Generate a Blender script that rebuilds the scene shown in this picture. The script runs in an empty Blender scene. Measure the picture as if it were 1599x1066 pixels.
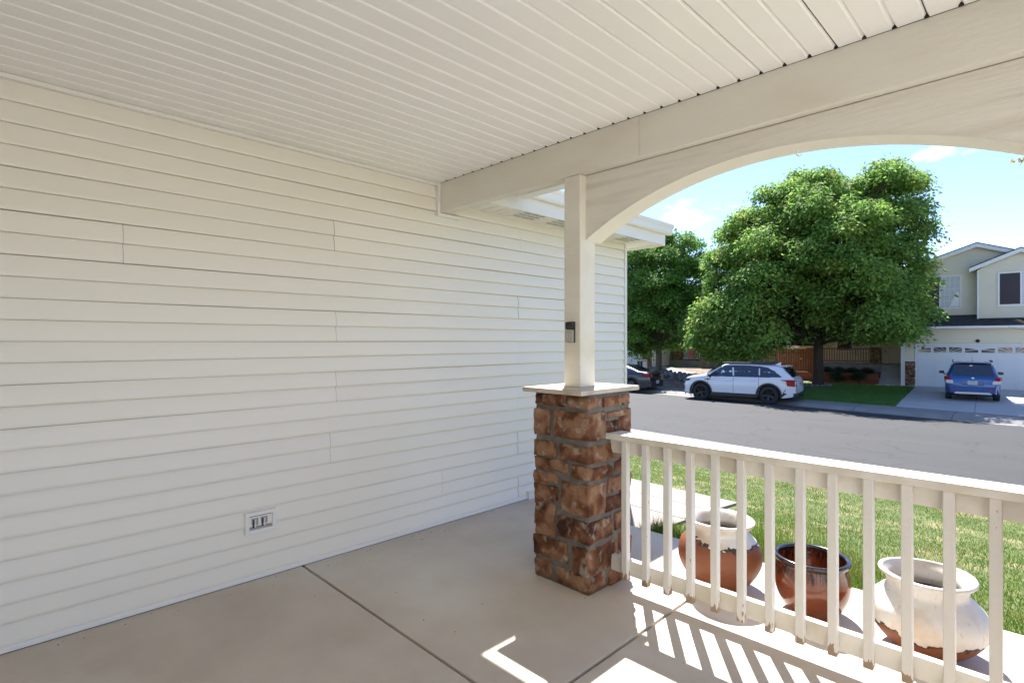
import bpy, bmesh, math, random
import numpy as np
from mathutils import Vector, Matrix
S = bpy.context.scene
C = S.collection
rnd = random.Random(7)
R = math.radians

# ------------------------------------------------------------------ camera
cam_d = bpy.data.cameras.new('camera'); cam = bpy.data.objects.new('camera', cam_d); C.objects.link(cam)
cam_d.sensor_width = 36; cam_d.lens = 36*847.5/1599; cam_d.clip_start = .05; cam_d.clip_end = 2000
cam.location = (0, 0, 1.443); cam.rotation_euler = (R(90), 0, R(45.27))
S.camera = cam
# ------------------------------------------------------------------ sky, sun, exposure
SUN = Vector((-.4224, .586, 1)).normalized()
el = math.asin(SUN.z); az = math.atan2(SUN.x, SUN.y)
W = bpy.data.worlds.new('World'); S.world = W; W.use_nodes = True
nt = W.node_tree; nt.nodes.clear(); N = nt.nodes; Lk = nt.links.new
out = N.new('ShaderNodeOutputWorld'); bg = N.new('ShaderNodeBackground'); sky = N.new('ShaderNodeTexSky')
sky.sky_type = 'NISHITA'; sky.sun_disc = False; sky.sun_elevation = el; sky.sun_rotation = az
sky.altitude = 1600; sky.air_density = 1.0; sky.dust_density = .4; sky.ozone_density = 3
bg.inputs[1].default_value = .056
tc = N.new('ShaderNodeTexCoord')
# small fair-weather clouds: fluffy where the noise is high near a few directions, and a thin scatter elsewhere
nz = N.new('ShaderNodeTexNoise'); nz.inputs['Scale'].default_value = 9; nz.inputs['Detail'].default_value = 9; nz.inputs['Roughness'].default_value = .62
mp = N.new('ShaderNodeMapping'); mp.inputs['Scale'].default_value = (1, 1, 2.6)
Lk(tc.outputs['Generated'], mp.inputs[0]); Lk(mp.outputs[0], nz.inputs['Vector'])
total = None
for d, rad in (((-.486, .931, .232), .075), ((-.183, 1.236, .338), .045), ((-.12, 1.287, .372), .07), ((.9, .6, .5), .2), ((-.9, -.3, .45), .22), ((.2, -1, .4), .25)):
    v = Vector(d).normalized()
    dn = N.new('ShaderNodeVectorMath'); dn.operation = 'DISTANCE'; dn.inputs[1].default_value = (v.x, v.y, v.z*2.2)
    sc_ = N.new('ShaderNodeVectorMath'); sc_.operation = 'MULTIPLY'; sc_.inputs[1].default_value = (1, 1, 2.2)
    Lk(tc.outputs['Generated'], sc_.inputs[0]); Lk(sc_.outputs[0], dn.inputs[0])
    mr = N.new('ShaderNodeMapRange'); mr.inputs['From Min'].default_value = rad; mr.inputs['From Max'].default_value = 0
    Lk(dn.outputs['Value'], mr.inputs['Value'])
    if total is None: total = mr.outputs[0]
    else:
        ad = N.new('ShaderNodeMath'); ad.operation = 'ADD'; Lk(total, ad.inputs[0]); Lk(mr.outputs[0], ad.inputs[1]); total = ad.outputs[0]
mu = N.new('ShaderNodeMath'); mu.operation = 'MULTIPLY'; mu.inputs[1].default_value = .42; Lk(total, mu.inputs[0])
ad = N.new('ShaderNodeMath'); ad.operation = 'ADD'; Lk(mu.outputs[0], ad.inputs[0]); Lk(nz.outputs['Fac'], ad.inputs[1])
mr = N.new('ShaderNodeMapRange'); mr.inputs['From Min'].default_value = .66; mr.inputs['From Max'].default_value = .98
mr.inputs['To Max'].default_value = .85
Lk(ad.outputs[0], mr.inputs['Value'])
mx = N.new('ShaderNodeMix'); mx.data_type = 'RGBA'; mx.inputs[7].default_value = (8.6, 8.7, 9.2, 1)
Lk(mr.outputs[0], mx.inputs[0]); tint = N.new('ShaderNodeMix'); tint.data_type = 'RGBA'; tint.blend_type = 'MULTIPLY'; tint.inputs[0].default_value = 1; tint.inputs[7].default_value = (.97, .945, 1.02, 1)
Lk(sky.outputs[0], tint.inputs[6]); Lk(tint.outputs[2], mx.inputs[6]); Lk(mx.outputs[2], bg.inputs[0]); Lk(bg.outputs[0], out.inputs[0])
sd = bpy.data.lights.new('sun', 'SUN'); sun = bpy.data.objects.new('sun', sd); C.objects.link(sun)
sd.energy = 2.8; sd.angle = R(.53); sd.color = (1, .965, .92)
sun.rotation_euler = SUN.to_track_quat('Z', 'Y').to_euler()
S.view_settings.view_transform = 'Standard'; S.view_settings.look = 'None'
S.view_settings.exposure = 2.42; S.view_settings.gamma = 1; S.view_settings.use_curve_mapping = False
S.render.engine = 'CYCLES'
S.cycles.max_bounces = 16; S.cycles.diffuse_bounces = 12; S.cycles.use_denoising = True
S.cycles.sample_clamp_indirect = 10

# ------------------------------------------------------------------ materials
MATS = {}
def mat(name, c1, c2=None, scale=5, rough=.6, bump=0, bscale=60, spec=.5, metal=0, coat=0, rand=0, stretch=(1, 1, 1), island=0,
        trans=0, c3=None, s3=1.2, contrast=1, emit=None):
    m = bpy.data.materials.new(name); m.use_nodes = True; t = m.node_tree; n = t.nodes; l = t.links.new
    p = n['Principled BSDF']; p.inputs['Roughness'].default_value = rough; p.inputs['Metallic'].default_value = metal
    p.inputs['Specular IOR Level'].default_value = spec; p.inputs['Coat Weight'].default_value = coat
    p.inputs['Coat Roughness'].default_value = .03
    tcn = n.new('ShaderNodeTexCoord'); mpn = n.new('ShaderNodeMapping'); mpn.inputs['Scale'].default_value = stretch
    l(tcn.outputs['Object'], mpn.inputs[0])
    vec = mpn.outputs[0]
    if rand or island:
        oi = n.new('ShaderNodeObjectInfo')
        va = n.new('ShaderNodeVectorMath'); va.operation = 'MULTIPLY_ADD'
        l(oi.outputs['Random'], va.inputs[0]); va.inputs[1].default_value = (31, 17, 11); l(vec, va.inputs[2]); vec = va.outputs[0]
    col = None
    if c2 is not None:
        nz = n.new('ShaderNodeTexNoise'); nz.inputs['Scale'].default_value = scale; nz.inputs['Detail'].default_value = 8; nz.inputs['Roughness'].default_value = .6
        l(vec, nz.inputs['Vector'])
        mr = n.new('ShaderNodeMapRange'); mr.inputs['From Min'].default_value = .5-.22/contrast; mr.inputs['From Max'].default_value = .5+.22/contrast
        l(nz.outputs['Fac'], mr.inputs['Value'])
        mx = n.new('ShaderNodeMix'); mx.data_type = 'RGBA'; mx.inputs[6].default_value = (*c1, 1); mx.inputs[7].default_value = (*c2, 1)
        l(mr.outputs[0], mx.inputs[0]); col = mx.outputs[2]
        if c3 is not None:
            nz3 = n.new('ShaderNodeTexNoise'); nz3.inputs['Scale'].default_value = s3; nz3.inputs['Detail'].default_value = 6; l(vec, nz3.inputs['Vector'])
            mr3 = n.new('ShaderNodeMapRange'); mr3.inputs['From Min'].default_value = .5; mr3.inputs['From Max'].default_value = .68; l(nz3.outputs['Fac'], mr3.inputs['Value'])
            m3 = n.new('ShaderNodeMix'); m3.data_type = 'RGBA'; m3.inputs[7].default_value = (*c3, 1); l(mr3.outputs[0], m3.inputs[0]); l(col, m3.inputs[6]); col = m3.outputs[2]
    if rand or island:
        src = oi.outputs['Random']
        if island:
            ge = n.new('ShaderNodeNewGeometry'); src = ge.outputs['Random Per Island']
        a = max(rand, island)
        mr = n.new('ShaderNodeMapRange'); mr.inputs['To Min'].default_value = 1-a; mr.inputs['To Max'].default_value = 1+a; l(src, mr.inputs['Value'])
        hs = n.new('ShaderNodeHueSaturation'); l(mr.outputs[0], hs.inputs['Value'])
        mh = n.new('ShaderNodeMapRange'); mh.inputs['To Min'].default_value = .5+.04*a; mh.inputs['To Max'].default_value = .5-.04*a; l(src, mh.inputs['Value']); l(mh.outputs[0], hs.inputs['Hue'])
        if col is None: hs.inputs['Color'].default_value = (*c1, 1)
        else: l(col, hs.inputs['Color'])
        col = hs.outputs[0]
    if col is None: p.inputs['Base Color'].default_value = (*c1, 1)
    else: l(col, p.inputs['Base Color'])
    if bump:
        nb = n.new('ShaderNodeTexNoise'); nb.inputs['Scale'].default_value = bscale; nb.inputs['Detail'].default_value = 6; l(vec, nb.inputs['Vector'])
        b = n.new('ShaderNodeBump'); b.inputs['Strength'].default_value = bump; b.inputs['Distance'].default_value = .01
        l(nb.outputs['Fac'], b.inputs['Height']); l(b.outputs[0], p.inputs['Normal'])
    if trans:
        tr = n.new('ShaderNodeBsdfTranslucent'); ms = n.new('ShaderNodeMixShader'); ms.inputs[0].default_value = trans
        if col is None: tr.inputs[0].default_value = (*c1, 1)
        else: l(col, tr.inputs[0])
        l(p.outputs[0], ms.inputs[1]); l(tr.outputs[0], ms.inputs[2]); l(ms.outputs[0], n['Material Output'].inputs[0])
    MATS[name] = m
    return m

M = dict(
 siding=mat('vinyl_siding', (.825, .785, .705), (.795, .75, .66), 1.3, .42, .1, 40, stretch=(1, .15, 1), rand=.012, c3=(.79, .75, .67), s3=.5),
 trim=mat('white_trim', (.80, .78, .73), (.76, .74, .69), 3, .45, .05, 40),
 ceil=mat('vinyl_ceiling', (.87, .86, .835), (.84, .83, .80), 2, .4, .03, 30, rand=.01),
 beam=mat('painted_beam', (.73, .70, .62), (.69, .66, .575), 3, .55, .22, 45, stretch=(.3, 1, 1), c3=(.63, .58, .47), s3=2.5),
 wood=mat('painted_rough_wood', (.73, .70, .62), (.69, .655, .57), 9, .6, .6, 48, stretch=(.12, 1, 1.6), c3=(.61, .56, .47), s3=12),
 arch_under=mat('painted_arch_soffit', (.74, .71, .64), (.70, .67, .6), 3, .5, .15, 40),
 railp=mat('rail_paint', (.76, .74, .68), (.72, .69, .62), 6, .45, .12, 60, c3=(.60, .55, .45), s3=3),
 dark=mat('dark_gap', (.02, .019, .018), rough=.9),
 concrete=mat('porch_concrete', (.60, .53, .44), (.47, .405, .325), 1.7, .6, .15, 160, c3=(.63, .58, .50), s3=.9),
 path=mat('path_concrete', (.25, .22, .19), (.21, .185, .16), 2.5, .75, .2, 140, c3=(.24, .19, .165), s3=1.4),
 bounce_ground=mat('pale_bounce_ground', (.62, .59, .54), (.52, .49, .44), 9, .9, .6, 30),  # pale so the unseen side ground reflects fill light
 walk=mat('sidewalk_concrete', (.26, .25, .235), (.20, .195, .185), 1.5, .8, .2, 90, c3=(.29, .275, .26), s3=.5),
 drive=mat('driveway_concrete', (.46, .455, .445), (.40, .395, .385), 1.2, .8, .15, 90, c3=(.54, .52, .49), s3=.4),
 mortar=mat('mortar', (.185, .17, .145), (.10, .093, .078), 14, .9, .9, 55),
 cap=mat('cap_stone', (.56, .50, .42), (.48, .43, .36), 9, .7, .3, 60, c3=(.40, .33, .26), s3=7),
 lawn=mat('lawn_soil', (.06, .09, .018), (.10, .12, .03), 3.5, .9, .6, 60, c3=(.22, .19, .09), s3=2.2),
 farlawn=mat('far_lawn', (.05, .12, .02), (.08, .17, .03), 4, .9, .6, 30),
 grass=mat('grass_blades', (.085, .175, .015), (.15, .235, .028), 1.5, .6, island=.3, trans=.35, c3=(.20, .215, .05), s3=2.4, spec=.25),
 fargrass=mat('far_grass_blades', (.07, .18, .028), (.11, .25, .04), 1.5, .6, island=.3, trans=.3),
 leaf=mat('ash_leaves', (.12, .24, .055), (.27, .44, .095), .55, .62, spec=.2, island=.4, trans=.54, c3=(.32, .40, .09), s3=.9),
 leaf2=mat('small_tree_leaves', (.10, .235, .045), (.20, .37, .07), .7, .62, spec=.2, island=.35, trans=.4, c3=(.14, .25, .045), s3=.9),
 yleaf=mat('yellowing_leaves', (.35, .36, .08), (.45, .34, .10), 4, .5, island=.3, trans=.4),
 bark=mat('bark', (.075, .052, .036), (.03, .022, .016), 9, .9, 1, 22, stretch=(1, 1, .25)),
 bark2=mat('grey_bark', (.17, .135, .105), (.10, .08, .065), 9, .9, 1, 22, stretch=(1, 1, .25)),
 mulch=mat('gravel_mulch', (.22, .165, .12), (.10, .078, .06), 9, .95, 1, 16, c3=(.30, .24, .19), s3=3, contrast=1.6),
 base=mat('open_ground', (.10, .11, .05), (.14, .13, .08), .5, .95),
 hsiding=mat('pale_yellow_siding', (.72, .67, .53), (.68, .63, .50), 1.5, .55),
 hyellow=mat('ochre_siding', (.42, .33, .14), (.37, .29, .12), 1.5, .6),
 hgrey=mat('light_side_wall', (.62, .58, .50), (.56, .52, .45), 1.5, .6),
 htrim=mat('house_trim_white', (.78, .78, .77), (.73, .73, .72), 2, .5),
 gdoor=mat('garage_door_paint', (.68, .70, .73), (.65, .67, .70), 1, .45),
 shingle=mat('roof_shingle', (.045, .047, .055), (.025, .026, .032), 8, .9, .8, 40, rand=.25, c3=(.07, .072, .08), s3=14),
 screen=mat('window_screen', (.055, .045, .055), (.045, .037, .046), 1, .75),
 curtain=mat('white_curtain', (.68, .70, .74), (.45, .47, .5), 5, .8, stretch=(6, 1, .6)),
 wglass=mat('window_glass', (.10, .12, .14), rough=.04, spec=1),
 garwin=mat('garage_window_glass', (.03, .035, .035), rough=.08, spec=.8),
 redwood=mat('orange_stained_fence', (.29, .11, .048), (.22, .08, .034), 3, .75, .3, 30, stretch=(1, 1, .2), rand=.12),
 greywood=mat('weathered_fence', (.20, .155, .125), (.14, .11, .09), 3, .85, .3, 30, stretch=(1, 1, .2), rand=.22),
 timber=mat('planter_timber', (.27, .085, .032), (.20, .06, .025), 3, .8, .3, 30, stretch=(.2, 1, 1), rand=.12),
 rail2=mat('stained_railing', (.34, .15, .06), (.26, .11, .045), 3, .7),
 shrub=mat('dark_shrub', (.015, .035, .012), (.03, .06, .02), 3, .6, island=.4, trans=.2),
 pink=mat('pink_towel', (.62, .16, .22), (.55, .13, .19), 4, .9),
 rock=mat('grey_rock', (.26, .25, .24), (.12, .115, .11), 5, .9, .8, 12, rand=.35),
 black=mat('black_plastic', (.02, .02, .022), rough=.4),
 tyre=mat('tyre_rubber', (.022, .022, .024), rough=.8),
 rimb=mat('black_alloy', (.035, .035, .038), rough=.3, metal=.6),
 rims=mat('silver_alloy', (.6, .6, .62), rough=.3, metal=.8),
 under=mat('underbody', (.012, .012, .012), rough=.9),
 cglass=mat('car_glass', (.012, .018, .03), rough=.03, spec=1, coat=.6),
 pw=mat('white_car_paint', (.70, .71, .74), rough=.3, coat=1),
 pb=mat('blue_car_paint', (.008, .075, .25), rough=.3, coat=1, metal=.25),
 pk=mat('black_car_paint', (.010, .015, .028), rough=.25, coat=1),
 red=mat('red_lamp', (.30, .001, .006), rough=.3, spec=.3),
 clearl=mat('clear_lamp', (.55, .50, .50), rough=.15, coat=1),
 chrome=mat('chrome', (.75, .75, .77), rough=.12, metal=1),
 silver=mat('silver_paint', (.55, .56, .58), rough=.35, metal=.5),
 plate=mat('licence_plate', (.66, .68, .68), (.5, .56, .55), 12, .5),
 platetext=mat('plate_ink', (.06, .14, .10), rough=.6),
 nickel=mat('satin_nickel', (.46, .43, .39), rough=.38, metal=.85),
 outlet=mat('grey_outlet', (.30, .30, .31), rough=.5), outletw=mat('outlet_cover', (.80, .79, .76), rough=.35),
 soil=mat('pot_soil', (.02, .016, .012), (.04, .03, .022), 20, .95, .8, 40),
)
def bricklike(name, cols, mort):
    m = bpy.data.materials.new(name); m.use_nodes = True; t = m.node_tree; n = t.nodes; l = t.links.new
    return m
# stone: each stone its own brown-to-tan mix with pale smears
def stone_mat():
    m = bpy.data.materials.new('red_brown_stone'); m.use_nodes = True; t = m.node_tree; n = t.nodes; l = t.links.new
    p = n['Principled BSDF']; p.inputs['Roughness'].default_value = .9; p.inputs['Specular IOR Level'].default_value = .2
    tcn = n.new('ShaderNodeTexCoord'); oi = n.new('ShaderNodeObjectInfo'); va = n.new('ShaderNodeVectorMath'); va.operation = 'MULTIPLY_ADD'
    l(oi.outputs['Random'], va.inputs[0]); va.inputs[1].default_value = (13, 29, 7); l(tcn.outputs['Object'], va.inputs[2])
    def noise(s, d=8, dist=0):
        z = n.new('ShaderNodeTexNoise'); z.inputs['Scale'].default_value = s; z.inputs['Detail'].default_value = d; z.inputs['Distortion'].default_value = dist
        l(va.outputs[0], z.inputs['Vector']); return z.outputs['Fac']
    r = n.new('ShaderNodeValToRGB'); e = r.color_ramp.elements
    e[0].position = .27; e[0].color = (.05, .020, .012, 1); e[1].position = .75; e[1].color = (.34, .215, .13, 1)
    x = e.new(.46); x.color = (.165, .070, .038, 1); x = e.new(.56); x.color = (.265, .145, .085, 1)
    mr = n.new('ShaderNodeMapRange'); mr.inputs['To Min'].default_value = -.13; mr.inputs['To Max'].default_value = .10; l(oi.outputs['Random'], mr.inputs['Value'])
    a = n.new('ShaderNodeMath'); a.operation = 'ADD'; l(noise(9, 10, .35), a.inputs[0]); l(mr.outputs[0], a.inputs[1]); l(a.outputs[0], r.inputs[0])
    mr2 = n.new('ShaderNodeMapRange'); mr2.inputs['From Min'].default_value = .56; mr2.inputs['From Max'].default_value = .70; mr2.inputs['To Max'].default_value = .6; l(noise(16, 11, .2), mr2.inputs['Value'])
    mx = n.new('ShaderNodeMix'); mx.data_type = 'RGBA'; mx.inputs[7].default_value = (.46, .40, .33, 1); l(mr2.outputs[0], mx.inputs[0]); l(r.outputs[0], mx.inputs[6])
    l(mx.outputs[2], p.inputs['Base Color'])
    b = n.new('ShaderNodeBump'); b.inputs['Strength'].default_value = 1; b.inputs['Distance'].default_value = .022; l(noise(28, 12), b.inputs['Height']); l(b.outputs[0], p.inputs['Normal'])
    return m
M['stone'] = stone_mat()
# baluster paint, peeled to brown wood at the foot
def peel_mat():
    m = bpy.data.materials.new('baluster_paint'); m.use_nodes = True; t = m.node_tree; n = t.nodes; l = t.links.new
    p = n['Principled BSDF']; p.inputs['Roughness'].default_value = .5
    tcn = n.new('ShaderNodeTexCoord'); oi = n.new('ShaderNodeObjectInfo'); va = n.new('ShaderNodeVectorMath'); va.operation = 'MULTIPLY_ADD'
    l(oi.outputs['Random'], va.inputs[0]); va.inputs[1].default_value = (9, 5, 23); l(tcn.outputs['Object'], va.inputs[2])
    mp = n.new('ShaderNodeMapping'); mp.inputs['Scale'].default_value = (55, 55, 16); l(va.outputs[0], mp.inputs[0])
    z = n.new('ShaderNodeTexNoise'); z.inputs['Scale'].default_value = 1; z.inputs['Detail'].default_value = 6; l(mp.outputs[0], z.inputs['Vector'])
    sp = n.new('ShaderNodeSeparateXYZ'); l(tcn.outputs['Object'], sp.inputs[0])
    h = n.new('ShaderNodeMapRange'); h.inputs['From Min'].default_value = 0; h.inputs['From Max'].default_value = .075; h.inputs['To Min'].default_value = .22; h.inputs['To Max'].default_value = -.17; l(sp.outputs['Z'], h.inputs['Value'])
    a = n.new('ShaderNodeMath'); a.operation = 'ADD'; l(z.outputs['Fac'], a.inputs[0]); l(h.outputs[0], a.inputs[1])
    k = n.new('ShaderNodeMapRange'); k.inputs['From Min'].default_value = .545; k.inputs['From Max'].default_value = .57; l(a.outputs[0], k.inputs['Value'])
    mx = n.new('ShaderNodeMix'); mx.data_type = 'RGBA'; mx.inputs[6].default_value = (.70, .68, .64, 1); mx.inputs[7].default_value = (.30, .22, .15, 1)
    l(k.outputs[0], mx.inputs[0]); l(mx.outputs[2], p.inputs['Base Color'])
    z2 = n.new('ShaderNodeTexNoise'); z2.inputs['Scale'].default_value = 40; l(tcn.outputs['Object'], z2.inputs['Vector'])
    b = n.new('ShaderNodeBump'); b.inputs['Strength'].default_value = .2; b.inputs['Distance'].default_value = .01; l(z2.outputs['Fac'], b.inputs['Height']); l(b.outputs[0], p.inputs['Normal'])
    return m
M['peel'] = peel_mat()
# pots: white limewash above a ragged, dark-edged line, bare terracotta below
def pot_mat(name, level, tilt=0, flecks=.0):
    m = bpy.data.materials.new(name); m.use_nodes = True; t = m.node_tree; n = t.nodes; l = t.links.new
    p = n['Principled BSDF']; p.inputs['Roughness'].default_value = .55
    tcn = n.new('ShaderNodeTexCoord'); sp = n.new('ShaderNodeSeparateXYZ'); l(tcn.outputs['Object'], sp.inputs[0])
    def noise(s, d=8, st=(1, 1, 1)):
        mp = n.new('ShaderNodeMapping'); mp.inputs['Scale'].default_value = st; l(tcn.outputs['Object'], mp.inputs[0])
        z = n.new('ShaderNodeTexNoise'); z.inputs['Scale'].default_value = s; z.inputs['Detail'].default_value = d; l(mp.outputs[0], z.inputs['Vector']); return z.outputs['Fac']
    def math_(op, a, b):
        x = n.new('ShaderNodeMath'); x.operation = op
        for i, v in enumerate((a, b)):
            if isinstance(v, (int, float)): x.inputs[i].default_value = v
            else: l(v, x.inputs[i])
        return x.outputs[0]
    def rng(v, a, b, c=0, d=1):
        x = n.new('ShaderNodeMapRange'); x.inputs['From Min'].default_value = a; x.inputs['From Max'].default_value = b; x.inputs['To Min'].default_value = c; x.inputs['To Max'].default_value = d; l(v, x.inputs['Value']); return x.outputs[0]
    def mix(f, a, b):
        x = n.new('ShaderNodeMix'); x.data_type = 'RGBA'; l(f, x.inputs[0])
        for i, v in ((6, a), (7, b)):
            if isinstance(v, tuple): x.inputs[i].default_value = (*v, 1)
            else: l(v, x.inputs[i])
        return x.outputs[2]
    hgt = math_('ADD', sp.outputs['Z'], math_('MULTIPLY', sp.outputs['X'], tilt))
    hgt = math_('ADD', hgt, math_('MULTIPLY', math_('SUBTRACT', noise(7, 10), .5), .11))
    hgt = math_('ADD', hgt, math_('MULTIPLY', math_('SUBTRACT', noise(36, 6), .5), .07))
    clay = mix(noise(10), (.26, .078, .027), (.15, .046, .018))
    white = mix(rng(noise(6, 7), .46, .66), (.66, .64, .60), (.54, .43, .34))
    white = mix(rng(noise(60, 4, (1, 1, .35)), .60, .68, 0, .6), white, (.60, .44, .32))
    col = mix(rng(hgt, level-.012, level-.010), clay, (.035, .026, .02))
    col = mix(rng(hgt, level-.001, level+.001), col, white)
    fl = rng(noise(26, 2), .735, .745)
    col = mix(math_('MULTIPLY', fl, flecks), col, (.05, .04, .035)) if flecks else col
    l(col, p.inputs['Base Color'])
    b = n.new('ShaderNodeBump'); b.inputs['Strength'].default_value = .25; b.inputs['Distance'].default_value = .01; l(math_('ADD', math_('MULTIPLY', noise(30), .4), math_('MULTIPLY', rng(hgt, level-.001, level+.001), .7)), b.inputs['Height']); b.inputs['Strength'].default_value = .6; l(b.outputs[0], p.inputs['Normal'])
    return m
M['pot_a'] = pot_mat('half_white_terracotta', .285, .12, .7)
M['pot_c'] = pot_mat('mostly_white_terracotta', .120, .04)
def glaze_mat():
    m = bpy.data.materials.new('brown_glaze'); m.use_nodes = True; t = m.node_tree; n = t.nodes; l = t.links.new
    p = n['Principled BSDF']; p.inputs['Roughness'].default_value = .2; p.inputs['Coat Weight'].default_value = .35
    tcn = n.new('ShaderNodeTexCoord'); sp = n.new('ShaderNodeSeparateXYZ'); l(tcn.outputs['Object'], sp.inputs[0])
    at = n.new('ShaderNodeMath'); at.operation = 'ARCTAN2'; l(sp.outputs['Y'], at.inputs[0]); l(sp.outputs['X'], at.inputs[1])
    cb = n.new('ShaderNodeCombineXYZ'); l(at.outputs[0], cb.inputs[0]); zz = n.new('ShaderNodeMath'); zz.operation = 'MULTIPLY'; zz.inputs[1].default_value = 1.2; l(sp.outputs['Z'], zz.inputs[0]); l(zz.outputs[0], cb.inputs[2])
    z = n.new('ShaderNodeTexNoise'); z.inputs['Scale'].default_value = 14; z.inputs['Detail'].default_value = 4; l(cb.outputs[0], z.inputs['Vector'])
    dr = n.new('ShaderNodeMapRange'); dr.inputs['From Min'].default_value = .42; dr.inputs['From Max'].default_value = .56; l(z.outputs['Fac'], dr.inputs['Value'])
    bw = n.new('ShaderNodeMapRange'); bw.inputs['From Min'].default_value = .19; bw.inputs['From Max'].default_value = .235; l(sp.outputs['Z'], bw.inputs['Value'])
    bt = n.new('ShaderNodeMapRange'); bt.inputs['From Min'].default_value = .272; bt.inputs['From Max'].default_value = .282; l(sp.outputs['Z'], bt.inputs['Value'])
    mu = n.new('ShaderNodeMath'); mu.operation = 'MULTIPLY'; l(dr.outputs[0], mu.inputs[0]); l(bw.outputs[0], mu.inputs[1])
    mx_ = n.new('ShaderNodeMath'); mx_.operation = 'MAXIMUM'; l(mu.outputs[0], mx_.inputs[0]); l(bt.outputs[0], mx_.inputs[1])
    c0 = n.new('ShaderNodeMix'); c0.data_type = 'RGBA'; c0.inputs[6].default_value = (.20, .045, .010, 1); c0.inputs[7].default_value = (.11, .022, .006, 1)
    z3 = n.new('ShaderNodeTexNoise'); z3.inputs['Scale'].default_value = 6; z3.inputs['Detail'].default_value = 6; l(tcn.outputs['Object'], z3.inputs['Vector']); l(z3.outputs['Fac'], c0.inputs[0])
    c1 = n.new('ShaderNodeMix'); c1.data_type = 'RGBA'; l(c0.outputs[2], c1.inputs[6]); c1.inputs[7].default_value = (.014, .012, .014, 1); l(mx_.outputs[0], c1.inputs[0])
    l(c1.outputs[2], p.inputs['Base Color'])
    return m
M['glaze'] = glaze_mat()
def asphalt_mat():
    m = bpy.data.materials.new('cracked_asphalt'); m.use_nodes = True; t = m.node_tree; n = t.nodes; l = t.links.new
    p = n['Principled BSDF']; p.inputs['Roughness'].default_value = .85
    tcn = n.new('ShaderNodeTexCoord')
    def noise(s, d=8, dist=0, st=None):
        z = n.new('ShaderNodeTexNoise'); z.inputs['Scale'].default_value = s; z.inputs['Detail'].default_value = d; z.inputs['Distortion'].default_value = dist
        if st:
            mp = n.new('ShaderNodeMapping'); mp.inputs['Scale'].default_value = st; l(tcn.outputs['Object'], mp.inputs[0]); l(mp.outputs[0], z.inputs['Vector'])
        else: l(tcn.outputs['Object'], z.inputs['Vector'])
        return z
    nd = noise(1.3, 6)
    vm = n.new('ShaderNodeVectorMath'); vm.operation = 'MULTIPLY_ADD'; vm.inputs[1].default_value = (1.1, 1.1, 0); l(nd.outputs['Color'], vm.inputs[0]); l(tcn.outputs['Object'], vm.inputs[2])
    vo = n.new('ShaderNodeTexVoronoi'); vo.feature = 'DISTANCE_TO_EDGE'; vo.inputs['Scale'].default_value = .75; l(vm.outputs[0], vo.inputs['Vector'])
    cr = n.new('ShaderNodeMapRange'); cr.inputs['From Min'].default_value = .007; cr.inputs['From Max'].default_value = .018; cr.inputs['To Min'].default_value = 1; cr.inputs['To Max'].default_value = 0; l(vo.outputs['Distance'], cr.inputs['Value'])
    ms = n.new('ShaderNodeMapRange'); ms.inputs['From Min'].default_value = .43; ms.inputs['From Max'].default_value = .52; l(noise(.5, 3).outputs['Fac'], ms.inputs['Value'])
    mu = n.new('ShaderNodeMath'); mu.operation = 'MULTIPLY'; l(cr.outputs[0], mu.inputs[0]); l(ms.outputs[0], mu.inputs[1])
    mu2 = n.new('ShaderNodeMath'); mu2.operation = 'MULTIPLY'; mu2.inputs[1].default_value = .95; l(mu.outputs[0], mu2.inputs[0])
    a = n.new('ShaderNodeMix'); a.data_type = 'RGBA'; a.inputs[6].default_value = (.018, .0185, .0202, 1); a.inputs[7].default_value = (.034, .034, .0365, 1); l(noise(.6, 8, 0, (.35, 1.3, 1)).outputs['Fac'], a.inputs[0])
    g = n.new('ShaderNodeMix'); g.data_type = 'RGBA'; g.blend_type = 'MULTIPLY'; g.inputs[0].default_value = .6; l(a.outputs[2], g.inputs[6])
    gr = n.new('ShaderNodeMapRange'); gr.inputs['From Min'].default_value = .3; gr.inputs['From Max'].default_value = .7; gr.inputs['To Min'].default_value = .6; gr.inputs['To Max'].default_value = 1.35; l(noise(38, 3).outputs['Fac'], gr.inputs['Value']); l(gr.outputs[0], g.inputs[7])
    b = n.new('ShaderNodeMix'); b.data_type = 'RGBA'; b.inputs[7].default_value = (.009, .009, .010, 1); l(g.outputs[2], b.inputs[6]); l(mu2.outputs[0], b.inputs[0])
    l(b.outputs[2], p.inputs['Base Color'])
    bp = n.new('ShaderNodeBump'); bp.inputs['Strength'].default_value = .5; bp.inputs['Distance'].default_value = .01; l(noise(60, 4).outputs['Fac'], bp.inputs['Height']); l(bp.outputs[0], p.inputs['Normal'])
    return m
M['asphalt'] = asphalt_mat()

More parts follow.
